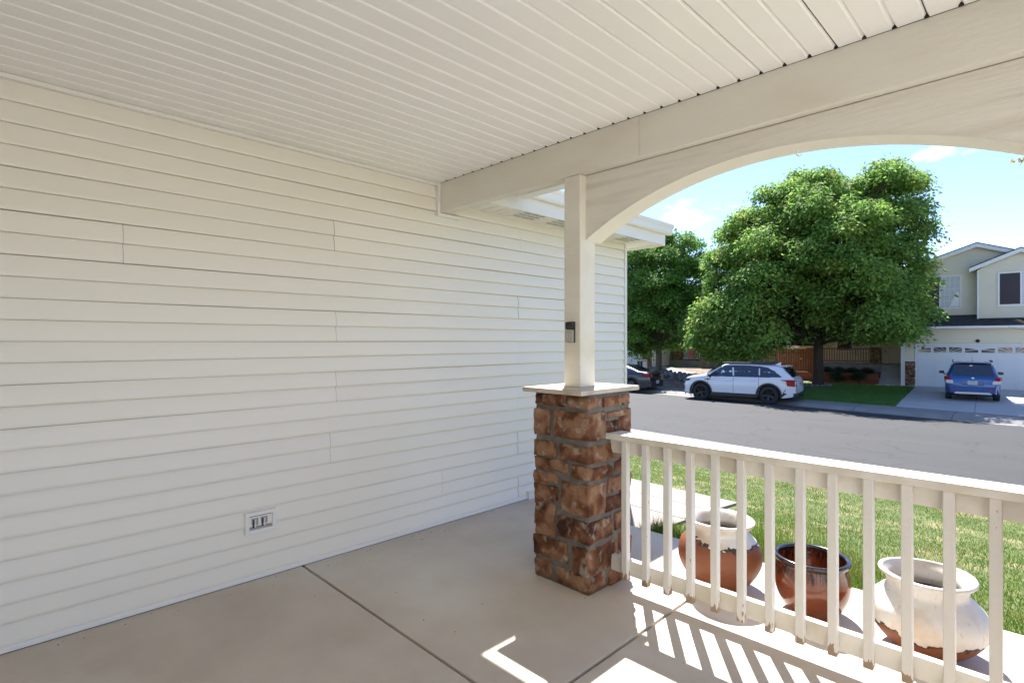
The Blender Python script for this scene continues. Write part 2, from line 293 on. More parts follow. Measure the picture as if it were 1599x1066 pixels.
# ------------------------------------------------------------------ mesh helpers
class MB:
    def __init__(s): s.v = []; s.f = []
    def add(s, vs, fs):
        o = len(s.v); s.v += [tuple(v) for v in vs]; s.f += [tuple(i+o for i in f) for f in fs]; return s
    def box(s, x0, x1, y0, y1, z0, z1):
        return s.add([(x0, y0, z0), (x1, y0, z0), (x1, y1, z0), (x0, y1, z0), (x0, y0, z1), (x1, y0, z1), (x1, y1, z1), (x0, y1, z1)],
                     [(0, 3, 2, 1), (4, 5, 6, 7), (0, 1, 5, 4), (1, 2, 6, 5), (2, 3, 7, 6), (3, 0, 4, 7)])
    def hexa(s, b, t):
        return s.add(list(b)+list(t), [(0, 3, 2, 1), (4, 5, 6, 7), (0, 1, 5, 4), (1, 2, 6, 5), (2, 3, 7, 6), (3, 0, 4, 7)])
    def prism(s, pts, axis, a, b):   # polygon in the two other axes, extruded a..b along axis
        def P(u, v, w): return {'x': (w, u, v), 'y': (u, w, v), 'z': (u, v, w)}[axis]
        n = len(pts)
        s.add([P(u, v, a) for u, v in pts]+[P(u, v, b) for u, v in pts], [tuple(range(n-1, -1, -1)), tuple(range(n, 2*n))]+[(i, (i+1) % n, n+(i+1) % n, n+i) for i in range(n)]); return s
    def strip(s, prof, axis, a, b):  # open profile extruded (a sheet)
        def P(u, v, w): return {'x': (w, u, v), 'y': (u, w, v), 'z': (u, v, w)}[axis]
        n = len(prof)
        return s.add([P(u, v, a) for u, v in prof]+[P(u, v, b) for u, v in prof], [(i, i+1, n+i+1, n+i) for i in range(n-1)])
    def tube(s, path, rad, n=8, cap=True):
        path = [Vector(p) for p in path]
        if isinstance(rad, (int, float)): rad = [rad]*len(path)
        o = len(s.v); prev = None
        for i, p in enumerate(path):
            d = (path[min(i+1, len(path)-1)]-path[max(i-1, 0)]).normalized()
            a = Vector((0, 0, 1)) if abs(d.z) < .9 else Vector((1, 0, 0))
            if prev is not None: a = prev
            u = d.cross(a).normalized(); w = u.cross(d).normalized(); prev = w
            for k in range(n):
                t = 2*math.pi*k/n; s.v.append(tuple(p+u*math.cos(t)*rad[i]+w*math.sin(t)*rad[i]))
        for i in range(len(path)-1):
            for k in range(n):
                s.f.append((o+i*n+k, o+i*n+(k+1) % n, o+(i+1)*n+(k+1) % n, o+(i+1)*n+k))
        if cap:
            s.f.append(tuple(o+k for k in range(n-1, -1, -1))); s.f.append(tuple(o+(len(path)-1)*n+k for k in range(n)))
        return s
    def lathe(s, prof, n=32, c=(0, 0, 0), axis='z', cap=False):
        o = len(s.v)
        for r, h in prof:
            for k in range(n):
                t = 2*math.pi*k/n; a, b = r*math.cos(t), r*math.sin(t)
                s.v.append({'z': (c[0]+a, c[1]+b, c[2]+h), 'y': (c[0]+a, c[1]+h, c[2]+b), 'x': (c[0]+h, c[1]+a, c[2]+b)}[axis])
        for i in range(len(prof)-1):
            for k in range(n): s.f.append((o+i*n+k, o+i*n+(k+1) % n, o+(i+1)*n+(k+1) % n, o+(i+1)*n+k))
        if cap:
            s.f.append(tuple(o+k for k in range(n))); s.f.append(tuple(o+(len(prof)-1)*n+k for k in range(n)))
        return s
    def ball(s, c, r, n=8, m=5, sq=(1, 1, 1)):
        prof = [(r*math.sin(math.pi*i/m)+1e-5, -r*math.cos(math.pi*i/m)) for i in range(m+1)]
        o = len(s.v); s.lathe(prof, n)
        for i in range(o, len(s.v)):
            v = s.v[i]; s.v[i] = (c[0]+v[0]*sq[0], c[1]+v[1]*sq[1], c[2]+v[2]*sq[2])
        return s
    def mesh(s, name, m, smooth=False):
        me = bpy.data.meshes.new(name); me.from_pydata(s.v, [], s.f)
        bm = bmesh.new(); bm.from_mesh(me); bmesh.ops.recalc_face_normals(bm, faces=bm.faces[:]); bm.to_mesh(me); bm.free()
        me.materials.append(M[m] if isinstance(m, str) else m)
        if smooth:
            me.polygons.foreach_set('use_smooth', [True]*len(me.polygons))
            if smooth is not True: me.set_sharp_from_angle(angle=R(smooth))
        me.update(); return me
    def build(s, name, m, parent=None, smooth=False, bevel=0, loc=None, kind=None):
        me = s.mesh(name, m, smooth)
        if bevel:
            bm = bmesh.new(); bm.from_mesh(me)
            bmesh.ops.bevel(bm, geom=[e for e in bm.edges if e.calc_face_angle(0) > .5], offset=bevel, segments=2, affect='EDGES', profile=.6); bm.to_mesh(me); bm.free()
        o = bpy.data.objects.new(name, me); C.objects.link(o)
        if loc: o.location = loc
        if parent: o.parent = parent
        if kind: o['kind'] = kind
        return o
def linked(name, me, parent, loc=(0, 0, 0), rot=(0, 0, 0), scale=None):
    o = bpy.data.objects.new(name, me); C.objects.link(o); o.location = loc; o.rotation_euler = rot
    if scale: o.scale = scale
    if parent: o.parent = parent
    return o
def tag(o, label, cat, group=None, kind=None):
    if label: o['label'] = label
    if cat: o['category'] = cat
    if group: o['group'] = group
    if kind: o['kind'] = kind
    return o
def thing(name, label, cat, loc=(0, 0, 0), rz=0, group=None):
    o = bpy.data.objects.new(name, None); C.objects.link(o); o.location = loc; o.rotation_euler = (0, 0, rz); o.empty_display_size = .1
    return tag(o, label, cat, group)
def copy_tree(o, parent=None):
    c = o.copy(); C.objects.link(c); c.parent = parent
    for ch in list(o.children): copy_tree(ch, c)
    return c
def structure(mb, name, m, **k):
    o = mb.build(name, m, **k); o['kind'] = 'structure'; return o
def big_mesh(name, co, faces_n, m, parent=None, kind='stuff', tri=False, smooth=False):
    """co: (N*k,3) array, k vertices per face"""
    k = 3 if tri else 4; nf = faces_n
    me = bpy.data.meshes.new(name); me.vertices.add(nf*k); me.vertices.foreach_set('co', co.astype(np.float32).ravel())
    me.loops.add(nf*k); me.loops.foreach_set('vertex_index', np.arange(nf*k, dtype=np.int32))
    me.polygons.add(nf); me.polygons.foreach_set('loop_start', np.arange(nf, dtype=np.int32)*k)
    try: me.polygons.foreach_set('loop_total', np.full(nf, k, dtype=np.int32))
    except Exception: pass
    me.update(calc_edges=True); me.validate()
    me.materials.append(M[m])
    o = bpy.data.objects.new(name, me); C.objects.link(o)
    if parent: o.parent = parent
    if kind: o['kind'] = kind
    return o

# ------------------------------------------------------------------ ground, street, walks
def lerp(a, b, t): return a+(b-a)*t
def interp(x, pts):
    if x <= pts[0][0]: return pts[0][1]
    for (a, b), (c, d) in zip(pts, pts[1:]):
        if x <= c: return b+(d-b)*(x-a)/(c-a)
    return pts[-1][1]
def near_z(y, x=0):    # front yard slopes from the porch down to the sidewalk
    return interp(y+.1*x, [(3.66, -.12), (5.6, -.34), (11.5, -1.08), (12.0, -1.09)])
def far_z(x, y):       # yards across the street
    q = y+.1*x
    if x > -10: return interp(q, [(24.9, -1.08), (33.2, -.865), (60, -.865)])
    w = min(1, (-10-x)/5)
    return lerp(interp(q, [(24.9, -1.08), (33.2, -.865)]), interp(q, [(24.9, -1.08), (28.5, -.86), (31, -.68), (36.5, -.34), (60, -.30)]), w)
structure(MB().add([(-300, -200, -1.25), (300, -200, -1.25), (300, 400, -1.25), (-300, 400, -1.25)], [(0, 1, 2, 3)]), 'ground', 'base')
def sheet(name, m, xs, ys, zf, yf=lambda x, y: y, thick=None, kind='structure'):
    b = MB(); n = len(ys)
    vs = [(x, yf(x, y), zf(x, yf(x, y))) for x in xs for y in ys]
    fs = [(i*n+j, (i+1)*n+j, (i+1)*n+j+1, i*n+j+1) for i in range(len(xs)-1) for j in range(n-1)]
    b.add(vs, fs)
    o = b.build(name, m, smooth=True); o['kind'] = kind; return o
X = lambda a, b, st: [a+i*(b-a)/max(1, round((b-a)/st)) for i in range(max(1, round((b-a)/st))+1)]
crown = lambda x, y: -1.21+.05*max(0, 1-((y+.1*x-18.2)/4.95)**2)
sheet('street', 'asphalt', X(-70, 60, 2), X(13.25, 23.15, .6), crown, lambda x, y: y-.1*x)
# concrete kerb-and-walk bands, cut by joints every 3 m, each slab its own piece
def walk_band(y0, flip, name):
    root = MB()
    # under-sheet
    a = (lambda q: y0+q) if not flip else (lambda q: y0-q)
    prof = [(0, -1.208), (.40, -1.215), (.48, -1.165), (.60, -1.105), (.68, -1.095), (1.75, -1.075)]
    xs = X(-70, 60, 2); n = len(prof)
    for x in (0,):
        root.add([(x_, a(q)-.1*x_, z-.012) for x_ in xs for q, z in prof], [(i*n+j, (i+1)*n+j, (i+1)*n+j+1, i*n+j+1) for i in range(len(xs)-1) for j in range(n-1)])
    base = root.build(name, 'dark'); base['kind'] = 'structure'
    me = None
    L = 3.0
    for i in range(-9, 5):
        x0 = i*L+.4+(1.3 if flip else 0); x1 = x0+L-.016
        b = MB(); b.add([(x_-x0, a(q)-.1*(x_-x0), z) for x_ in (x0, x1) for q, z in prof], [(j, n+j, n+j+1, j+1) for j in range(n-1)])
        if me is None: me = b.mesh('sidewalk_slab', 'walk')
        linked('sidewalk_slab', me, base, (x0, -.1*x0, 0))
    for x0, x1 in ((-70, -26.6), (15.4, 60)):
        b = MB(); b.add([(x_, a(q)-.1*x_, z) for x_ in (x0, x1) for q, z in prof], [(j, n+j, n+j+1, j+1) for j in range(n-1)]); b.build('sidewalk_run', 'walk', base)
    return base
walk_band(23.15, False, 'far_sidewalk'); walk_band(13.25, True, 'near_sidewalk')
# near lawn
sheet('lawn', 'lawn', X(-5.8, 30, .8), X(3.66, 11.52, .35), lambda x, y: near_z(y, x)-.005, lambda x, y: y if y < 4.5 else lerp(y, y-.1*x, min(1, (y-4.5)/4)))
sheet('side_yard', 'lawn', X(-40, -5.8, 3), X(3.66, 11.52, .9), lambda x, y: near_z(y, x)-.03, lambda x, y: y if y < 4.5 else lerp(y, y-.1*x, min(1, (y-4.5)/4)))
sheet('side_bounce_ground', 'bounce_ground', X(.64, 16, 1), X(-8, 3.66, 1), lambda x, y: -.14)  # out-of-view ground, added pale to bounce sunlight into the porch
# driveway in front of the garage and the path that leads to the porch
dw = structure(MB().add([(x, y, near_z(y, x)+.02) for x, y in ((-9.6, 5.3), (-5.75, 5.3), (-5.72, 8.3), (-5.0, 9.25), (-4.2, 11.9), (-9.6, 12.4))], [(0, 1, 2, 3, 4, 5)]), 'near_driveway', 'path')
pz = lambda x, y: near_z(y, x)
pb = structure(MB().add([(x, y, pz(x, y)-.004) for x, y in ((-5.75, 5.0), (-3.6, 5.0), (-3.6, 3.66), (-2.36, 3.66), (-2.50, 6.0), (-5.75, 6.0))], [(0, 1, 2, 3, 4, 5)]), 'garden_path', 'soil')
for (xa, xb, ya, yb) in ((-3.455, -2.36, 3.668, 4.62), (-3.455, -2.43, 4.635, 5.27), (-5.7, -2.47, 5.285, 6.02)):
    b = MB(); q4 = [(xa, ya), (xb, ya), (xb-.04, yb), (xa, yb)]
    b.hexa([(x, y, pz(x, y)-.06) for x, y in q4], [(x, y, pz(x, y)+.022) for x, y in q4]); b.build('path_slab', 'path', pb, bevel=.006)
# across the street: mulch slope left, lawn right, driveway
lx = lambda y: -9.6-.1*(y-24.4)
sheet('right_far_yard', 'farlawn', X(4.8, 60, 3), X(24.85, 60, 3), lambda x, y: -1.07+.2*min(1, (y-24.8+.1*x)/10)-.03, lambda x, y: y-.1*x)
sheet('mulch_slope', 'mulch', X(-45, -9.3, 1.1), X(24.85, 60, .9), far_z, lambda x, y: y-.1*x if y < 40 else y-.1*x)
def far_poly(name, m, pts, dz, kind='structure'):
    b = MB(); b.add([(x, y, far_z(x, y)+dz) for x, y in pts], [tuple(range(len(pts)))]); o = b.build(name, m); o['kind'] = kind; return o
far_lawn_b = far_poly('far_lawn', 'farlawn', [(-9.75, 25.86), (-4.48, 25.34), (-5.17, 33.95), (-6.55, 33.8), (-11, 33.4)], .006)
# House A frame (house opposite, right)
HA = (-5.22, 34.46, 0); RA = math.atan2(.0919, .9958)
eA = Vector((.9958, .0919, 0)); nA = Vector((-.0919, .9958, 0))
def PA(s, d, z=0): v = Vector(HA)+eA*s+nA*d; return (v.x, v.y, z)
fd = structure(MB().add([(-4.48, 25.34, -1.085), (12.0, 23.7, -1.085), PA(16, .2, -.87), PA(-.05, .2, -.87)], [(0, 1, 2, 3)]), 'far_driveway', 'dark')
def dslab(p):
    b = MB(); b.add(p, [(0, 1, 2, 3)]); b.build('driveway_slab', 'drive', fd)
j0 = [(-4.48, 25.34), (-2.12, 25.1), (1.8, 24.71), (7, 24.2)]
j1 = [PA(-.05, .2), PA(2.42, .2), PA(6.0, .2), PA(11, .2)]
for k in range(3):
    for (ta, tb) in ((0, .37), (.3725, .72), (.7225, 1)):
        q = []
        for (i, t) in ((k, ta), (k+1, ta), (k+1, tb), (k, tb)):
            off = .006 if i == k else -.006
            a, c = j0[i], j1[i]; q.append((lerp(a[0], c[0], t)+off, lerp(a[1], c[1], t), lerp(-1.07, -.85, t)))
        dslab(q)
far_poly('entry_walk', 'drive', [(-6.9, 33.62), (-5.2, 33.78), PA(-.06, .8)[:2], PA(-1.65, .8)[:2]], .03)
far_poly('neighbour_walk', 'walk', [(-23, 37.2), (-22.6, 36.2), (-20.2, 34.9), (-16.2, 31.5), (-13.8, 29.7), (-13.2, 30.5), (-15.9, 32.6), (-19.8, 36.1), (-21.5, 37.3)], .03)

# ------------------------------------------------------------------ porch floor
pf = structure(MB().box(-3.46, .62, -2.6, 3.655, -.5, -.02), 'porch_floor', 'dark')
def pslab(x0, x1, y0, y1):
    b = MB(); b.box(x0, x1, y0, y1, -.13, 0); b.build('floor_slab', 'concrete', pf, bevel=.009)
J = .015
pslab(-3.45, .63, -2.6, 1.50); pslab(-3.45, -1.463-J/2, 1.50+J, 3.67); pslab(-1.463+J/2, .63, 1.50+J, 3.67)

b = MB(); r_ = random.Random(12)
for i in range(60):
    x, y = r_.uniform(-3.4, -.2), r_.uniform(.4, 3.5); q = r_.uniform(.001, .0026)
    if i > 26: x, y = -3.4+abs(r_.gauss(0, .05)), r_.uniform(.2, 3.6)
    b.box(x-q, x+q, y-q*r_.uniform(.5, 1.4), y+q, .0002, .0002+q)
tag(b.build('floor_grit', 'soil', kind='stuff'), 'scattered specks of dark grit on the porch concrete', 'grit')
# ------------------------------------------------------------------ siding wall (side of the garage)
WX = -3.46
wall = thing('siding_wall', 'long cream vinyl lap siding wall filling the left of the porch', 'wall', (WX, 0, 0))
MB().box(-.16, -.012, -2.6, 5.20, -.9, 2.7).build('wall_core', 'mortar', wall)
CR = .10225
seams = {0: [3.497], 1: [2.64], 2: [3.49], 3: [1.70], 4: [3.49, -.16], 5: [1.742], 6: [3.497, -.2], 7: [1.742], 8: [3.50], 9: [.554, 4.21], 10: [1.728], 11: [3.52], 12: []}
for j in range(13):
    ys = [-2.6]+sorted(seams[j])+[5.195]
    z0 = 2*CR*j+.012+(.014 if j == 0 else 0)
    for k, (ya, yb) in enumerate(zip(ys, ys[1:])):
        zt = z0+2*CR-.0015
        rows = [z0, z0+CR]
        parts = [(ya, yb, 2)]
        if j == 12:   # topmost course: full height only under the porch ceiling
            parts = [(-2.6, 2.595, 2), (2.70, 5.195, .85)]
        for (pa, pb_, nr) in parts:
            b = MB(); sh = .0016*((k+j) % 2)
            prof = []
            for r, zr in enumerate(rows):
                h = CR*min(1, nr-r)
                if h <= 0: continue
                prof += [(-.006, zr), (.012+sh, zr+.0005), (.0150+sh, zr+.006), (.0140+sh, zr+.018), (.0115+sh, zr+.4*CR), (.0065+sh, zr+.72*CR), (-.001+sh, zr+min(h, CR)-.002)]
            ns_ = max(1, round((pb_-pa)/.35)); n_p = len(prof)
            st_ = [pa+(pb_-.0022-pa)*q/ns_ for q in range(ns_+1)]
            wz = lambda y: .0009*math.sin(y*1.9+j*1.3)
            wx = lambda y: .0007*math.sin(y*2.6+j*2.7)+.0002*math.sin(y*7.1+j)
            b.add([(px_+(wx(y) if px_ > 0 else 0), y, pz_+wz(y)) for y in st_ for px_, pz_ in prof], [(q*n_p+r_2, q*n_p+r_2+1, (q+1)*n_p+r_2+1, (q+1)*n_p+r_2) for q in range(ns_) for r_2 in range(n_p-1)])
            b.f += []
            b.build('siding_board', 'siding', wall, smooth=35)
MB().box(-.005, .03, -2.6, 3.685, .004, .030).build('starter_strip', 'outletw', wall, bevel=.003)
MB().box(-.005, .024, -2.6, 3.685, -.002, .004).build('sill_gap', 'dark', wall)
MB().box(-.005, .034, -2.6, 2.597, 2.662, 2.683).build('top_trim', 'trim', wall)
b = MB(); b.box(-.09, .022, 5.196, 5.236, -.6, 2.548); b.build('corner_post', 'trim', wall, bevel=.003)
MB().box(-3, -.09, 5.2, 5.24, -.9, 2.6).build('garage_front', 'siding', wall)
MB().box(-.005, .018, 2.70, 5.19, 2.536, 2.556).build('frieze_trim', 'trim', wall)
# J-trim around the beam end
b = MB(); b.box(-.004, .042, 2.572, 2.5985, 2.425, 2.683); b.box(-.004, .042, 2.5985, 2.80, 2.425, 2.451); b.build('beam_end_trim', 'trim', wall)
MB().box(-.004, .05, 3.60, 3.69, -.11, .07).build('base_block', 'trim', wall, bevel=.004)
# off-camera house front that closes the porch; extended right to bounce sun inside
b = MB(); rowsn = 54
for r in range(rowsn):
    zr = r*.1023; b.strip([(-2.595, zr), (-2.578, zr+.002), (-2.592, zr+.1)], 'x', -3.45, 9.0)
o = b.build('house_front_wall', 'siding'); tag(o, 'cream lap siding house front closing the back of the porch', 'wall')

# ------------------------------------------------------------------ wall outlet
t = thing('wall_outlet', 'small white framed outlet box with two grey receptacles, low on the siding wall', 'outlet', (WX+.014, 1.245, .344))
b = MB()
for (ya, yb, za, zb) in ((-.092, .092, .042, .064), (-.092, .092, -.064, -.042), (-.092, -.068, -.042, .042), (.068, .092, -.042, .042)): b.box(-.012, .014, ya, yb, za, zb)
b.build('cover_frame', 'outletw', t, bevel=.003)
MB().box(-.030, -.010, -.068, .068, -.042, .042).build('recess', 'outlet', t)
MB().box(-.0095, -.004, -.066, .066, .034, .0415).build('shadow_slot', 'dark', t)
for y in (-.03, .024):
    r = MB().box(-.0098, .002, y-.022, y+.018, -.032, .024).build('receptacle', 'outlet', t, bevel=.002)
    MB().box(.0022, .0042, y-.016, y-.009, -.030, .018).build('slot', 'dark', r); MB().box(.0022, .005, y-.002, y+.003, -.030, .018).build('slot', 'outletw', r)

# ------------------------------------------------------------------ porch ceiling and roof
roof = thing('porch_roof', 'porch ceiling of cream ribbed vinyl soffit panels under the porch roof', 'porch roof', (0, 0, 2.685))
PW = .3078
me = None
def pan_profile():
    pts = []
    for k in range(3):
        x0 = k*PW/3
        d = .011
        pts += [(x0+.0015, .012 if k == 0 else d), (x0+.008, 0), (x0+PW/3-.010, 0), (x0+PW/3-.0015, d)]
    return pts
prof = pan_profile()
b = MB(); b.strip(prof, 'y', -2.58, 2.598); me = b.mesh('ceiling_panel', 'ceil')
i0 = -8
for i in range(i0, 6):
    x = -1.282+PW*i
    if x < -3.46: 
        b = MB(); b.strip([(max(p[0], -3.45-x), p[1]) for p in prof if p[0] > -3.45-x-.11], 'y', -2.58, 2.598); b.build('ceiling_panel', 'ceil', roof, loc=(x, 0, 0)); continue
    linked('ceiling_panel', me, roof, (x, 0, 0))
b = MB()
for i in range(-22, 30):
    x = -1.282+PW/3*i
    if x < -3.44 or x > .5: continue
    b.add([(x-.009, 2.5885, .0005), (x+.008, 2.5885, .0005), (x, 2.5885, .012), (x-.009, 2.5995, -.0015), (x+.008, 2.5995, -.0015), (x, 2.5995, .012)], [(0, 1, 2), (3, 4, 5), (0, 1, 4, 3), (1, 2, 5, 4), (0, 2, 5, 3)])
b.build('groove_end', 'dark', roof, kind='stuff')
MB().box(-3.46, .56, -2.6, 3.03, .014, .03).build('roof_deck', 'dark', roof)
b = MB(); b.add([(-3.3, -2.6, 1.6), (.7, -2.6, 1.6), (.7, 3.07, .16), (-3.3, 3.07, .16)], [(0, 1, 2, 3)]); b.build('shingle_slope', 'shingle', roof)
MB().box(-3.02, .7, 3.035, 3.055, -.10, .13).build('fascia', 'trim', roof)
MB().box(-3.2, .6, 2.81, 3.03, -.085, -.075).build('eave_soffit', 'trim', roof)
b = MB(); b.prism([(3.057, -.10), (3.145, -.10), (3.20, -.07), (3.205, .02), (3.20, .03), (3.057, .03)], 'x', -3.02, .72); b.build('gutter', 'trim', roof)
# ------------------------------------------------------------------ beam and arch
bm_ = thing('porch_beam', 'painted wood porch beam with a shallow arch board spanning over the railing', 'beam', (0, 2.6, 0))
MB().box(-3.455, -1.6335, 0, .08, 2.457, 2.6845).build('beam_board', 'beam', bm_, bevel=.003)
MB().box(-1.6315, .5, 0, .08, 2.457, 2.6845).build('beam_board', 'beam', bm_, bevel=.003)
MB().box(-3.455, .5, .10, .20, 2.535, 2.682).build('beam_ply', 'beam', bm_)
def arch(xa, xb, z_top, rise, y0, y1):
    xc = (xa+xb)/2; hw = (xb-xa)/2; rr = (hw*hw+rise*rise)/2/rise; n = 48
    pts = []
    for i in range(n+1):
        x = xa+(xb-xa)*i/n; pts.append((x, z_top-(rr-math.sqrt(rr*rr-(x-xc)**2))))
    return pts
ap = arch(-2.04, .06, 2.352, .287, 0, 0)
b = MB(); n = len(ap)
y0, y1 = .055, .205
vs = [(x, y0, z) for x, z in ap]+[(x, y0, 2.4535) for x, z in ap]+[(x, y1, z) for x, z in ap]+[(x, y1, 2.4535) for x, z in ap]
fs = []
for i in range(n-1):
    fs += [(i, i+1, n+i+1, n+i), (2*n+i, 3*n+i, 3*n+i+1, 2*n+i+1), (n+i, n+i+1, 3*n+i+1, 3*n+i)]
b.add(vs, fs); b.build('arch_board', 'wood', bm_)
b = MB(); b.add([(x, y0-.003, z-.001) for x, z in ap]+[(x, y1+.003, z-.001) for x, z in ap]+[(x, y0-.003, z-.006) for x, z in ap]+[(x, y1+.003, z-.006) for x, z in ap],
      [f for i in range(n-1) for f in ((2*n+i, 3*n+i, 3*n+i+1, 2*n+i+1), (i, i+1, 2*n+i+1, 2*n+i), (n+i, 3*n+i, 3*n+i+1, n+i+1))]); b.build('arch_soffit', 'arch_under', bm_)
MB().box(.06, .16, .055, .205, 2.05, 2.4535).build('arch_end', 'wood', bm_)
MB().box(.42, .5, -5.19, 0, 2.457, 2.682).build('side_beam', 'beam', bm_)
MB().box(-2.04, .06, .060, .2, 2.449, 2.4565).build('shadow_gap', 'dark', bm_)
# small plant hook under the arch
t = MB().tube([(-.87, 2.75, 2.36), (-.87, 2.75, 2.335), (-.873, 2.752, 2.322), (-.862, 2.755, 2.312), (-.852, 2.757, 2.318)], [.006, .004, .004, .004, .003], 7)
tag(t.build('ceiling_hook', 'outletw', smooth=True), 'tiny white hook screwed under the crown of the arch', 'hook')

# ------------------------------------------------------------------ stone column
col = thing('stone_column', 'square stone veneer porch column with pale cap stone and painted wood post', 'column', (-2.085, 2.68, 0))
CXh, CYh = .203, .203   # half size of the mortar core
rb_ = 1
b = MB(); b.box(-CXh, CXh, -CYh, CYh, 0, 1.135)
me_core = b.mesh('core', 'mortar')
bm = bmesh.new(); bm.from_mesh(me_core); bmesh.ops.subdivide_edges(bm, edges=bm.edges[:], cuts=16, use_grid_fill=True)
for v in bm.verts:
    k = math.sin(v.co.x*61+v.co.z*43)*math.cos(v.co.z*71+v.co.y*53); s_ = 1+.012*k+.012*math.sin(v.co.z*150+v.co.x*90)
    v.co.x *= s_; v.co.y *= s_
bm.to_mesh(me_core); bm.free(); me_core.polygons.foreach_set('use_smooth', [True]*len(me_core.polygons))
linked('core', me_core, col)
def stone(x0, x1, y0, y1, z0, z1, seed, amp=.0058):
    r = random.Random(seed)
    bm = bmesh.new(); bmesh.ops.create_cube(bm, size=1)
    sx, sy, sz = x1-x0, y1-y0, z1-z0
    bmesh.ops.bevel(bm, geom=bm.edges[:], offset=.13, segments=1, affect='EDGES')
    bmesh.ops.subdivide_edges(bm, edges=[e for e in bm.edges if e.calc_length() > .3], cuts=3, use_grid_fill=True)
    ph = [r.uniform(0, 6.28) for _ in range(9)]
    rb = .007
    for v in bm.verts:
        c = v.co.copy()
        # keep the rounding radius even on long stones
        for i, d in enumerate((sx, sy, sz)):
            a = abs(c[i])*2
            if a > .74: a2 = 1-(1-a)/.26*(2*rb/d) if d > .04 else a
            else: a2 = a/.74*(1-2*rb/d) if d > .04 else a
            c[i] = math.copysign(a2/2*d, c[i])
        p = Vector((c.x+(x0+x1)/2, c.y+(y0+y1)/2, c.z+(z0+z1)/2))
        w = lambda k: math.sin(p.x*38+ph[k])+math.sin(p.y*41+ph[k+1])+math.sin(p.z*44+ph[k+2])+.6*math.sin((p.x+p.z-p.y)*97+ph[k+2])
        p += Vector((w(0), w(3), w(6)*.9))*amp*.42
        v.co = p+Vector((r.uniform(-1, 1), r.uniform(-1, 1), r.uniform(-1, 1)))*.0032
    me = bpy.data.meshes.new('stone'); bm.to_mesh(me); bm.free(); me.materials.append(M['stone'])
    me.polygons.foreach_set('use_smooth', [True]*len(me.polygons)); me.set_sharp_from_angle(angle=R(24)); return me
# measured on the photograph: front face (x from -.21 to .21 local), right face (y from -.21)
F_, B_ = -.216, .12      # outer face, how deep a stone reaches
k = 0
STONES = []
def zz(a): return a
# (xL, xR, z0, z1, wraps, yDepth)   local x on the front face; if wraps, stone reaches the right face to yR
rows = [
 (1.055, 1.128, [(-.21, .045), (.055, .212, -.09)], [(-.08, .205)]),
 (.868, 1.035, [(-.218, -.085, .0), (-.052, .213, -.045)], [(.0-.03, .213, .985, 1.035), (-.035, .205, .872, .975)]),
 (.742, .848, [(-.214, -.03), (-.012, .214, .02)], [(.035, .21)]),
 (.652, .733, [(-.216, .055, .665, .737), (.075, .212, .03, .640, .733)], [(.045, .21, .660, .733)]),
 (.588, .652, [(-.22, -.022, .592, .652)], []),
 (.435, .628, [(-.212, -.018, .480, .578), (-.002, .213, -.04, .438, .624)], [(-.03, .212, .540, .636), (-.055, .212, .44, .528)]),
 (.262, .462, [(-.21, -.045, .268, .465), (-.03, .215, .025, .285, .420)], [(.04, .21, .31, .425)]),
 (.125, .270, [(-.222, .055, .128, .258), (.088, .212, .07, .095, .265)], [(.082, .212, .12, .29)]),
 (.0, .12, [(-.213, -.075, .008, .118), (-.035, .213, -.05, .004, .108)], [(-.015, .15, .0, .095), (.16, .212, .004, .10)]),
]
for (za, zb, front, side) in rows:
    for f in front:
        z0, z1 = (f[-2], f[-1]) if len(f) >= 4 and f[-1] > f[-2] and f[-1]-f[-2] < .3 and len(f) != 3 else (za, zb)
        wraps = len(f) in (3, 5)
        yR = f[2] if wraps else -.10
        if wraps and f[1] < .2: yR = -.10
        STONES.append((f[0]+.004, f[1]-.003, F_, yR, z0+.004, z1-.004))
    for s_ in side:
        z0, z1 = (s_[2], s_[3]) if len(s_) == 4 else (za, zb)
        STONES.append((.10, .215, s_[0]+.004, s_[1]-.004, z0+.004, z1-.004))
sme = []
for i, q in enumerate(STONES):
    m_ = stone(*q, seed=i*7+3); sme.append(m_)
    linked('stone', m_, col)
for m_ in sme:   # the two hidden faces: the same stones turned half way round
    linked('stone', m_, col, (0, 0, 0), (0, 0, math.pi))
b = MB(); b.box(-.255, .200, -.271, .330, 1.136, 1.164); cp = b.build('cap_stone', 'cap', col, bevel=.004)
b = MB(); b.box(-.08, .045, -.08, .07, 1.165, 2.455); b.build('post', 'beam', col, bevel=.006)
b = MB(); b.box(.030, .044, .0, .053, 2.06, 2.453); 
MB().box(-.088, .053, -.088, .078, 1.1645, 1.169).build('post_flashing', 'cap', col)
col2 = copy_tree(col); col2.location = (.235, 2.68, 0); col2['label'] = 'second stone porch column at the right end of the railing'
for o in list(col2.children):
    if o.name.startswith('post'): o.scale.x = -1; o.location.x = -.0
# ------------------------------------------------------------------ doorbell
t = thing('video_doorbell', 'small black and satin nickel video doorbell screwed to the porch post', 'doorbell', (-2.108, 2.6, 1.50))
MB().box(-.031, .031, -.006, -.0005, -.064, .064).build('back_plate', 'black', t)
MB().box(-.0285, .0285, -.026, -.006, .017, .061).build('camera_window', 'black', t, bevel=.004)
f_ = MB().box(-.029, .029, -.027, -.006, -.062, .015).build('faceplate', 'nickel', t, bevel=.004)
b = MB(); b.lathe([(.0105, -.0275), (.0125, -.0285), (.0125, -.026)], 24, (0, 0, -.022), 'y'); b.build('button_ring', 'chrome', f_, smooth=True)
MB().lathe([(.0001, -.0282), (.010, -.0278), (.0102, -.026)], 24, (0, 0, -.022), 'y').build('button', 'nickel', f_, smooth=True)

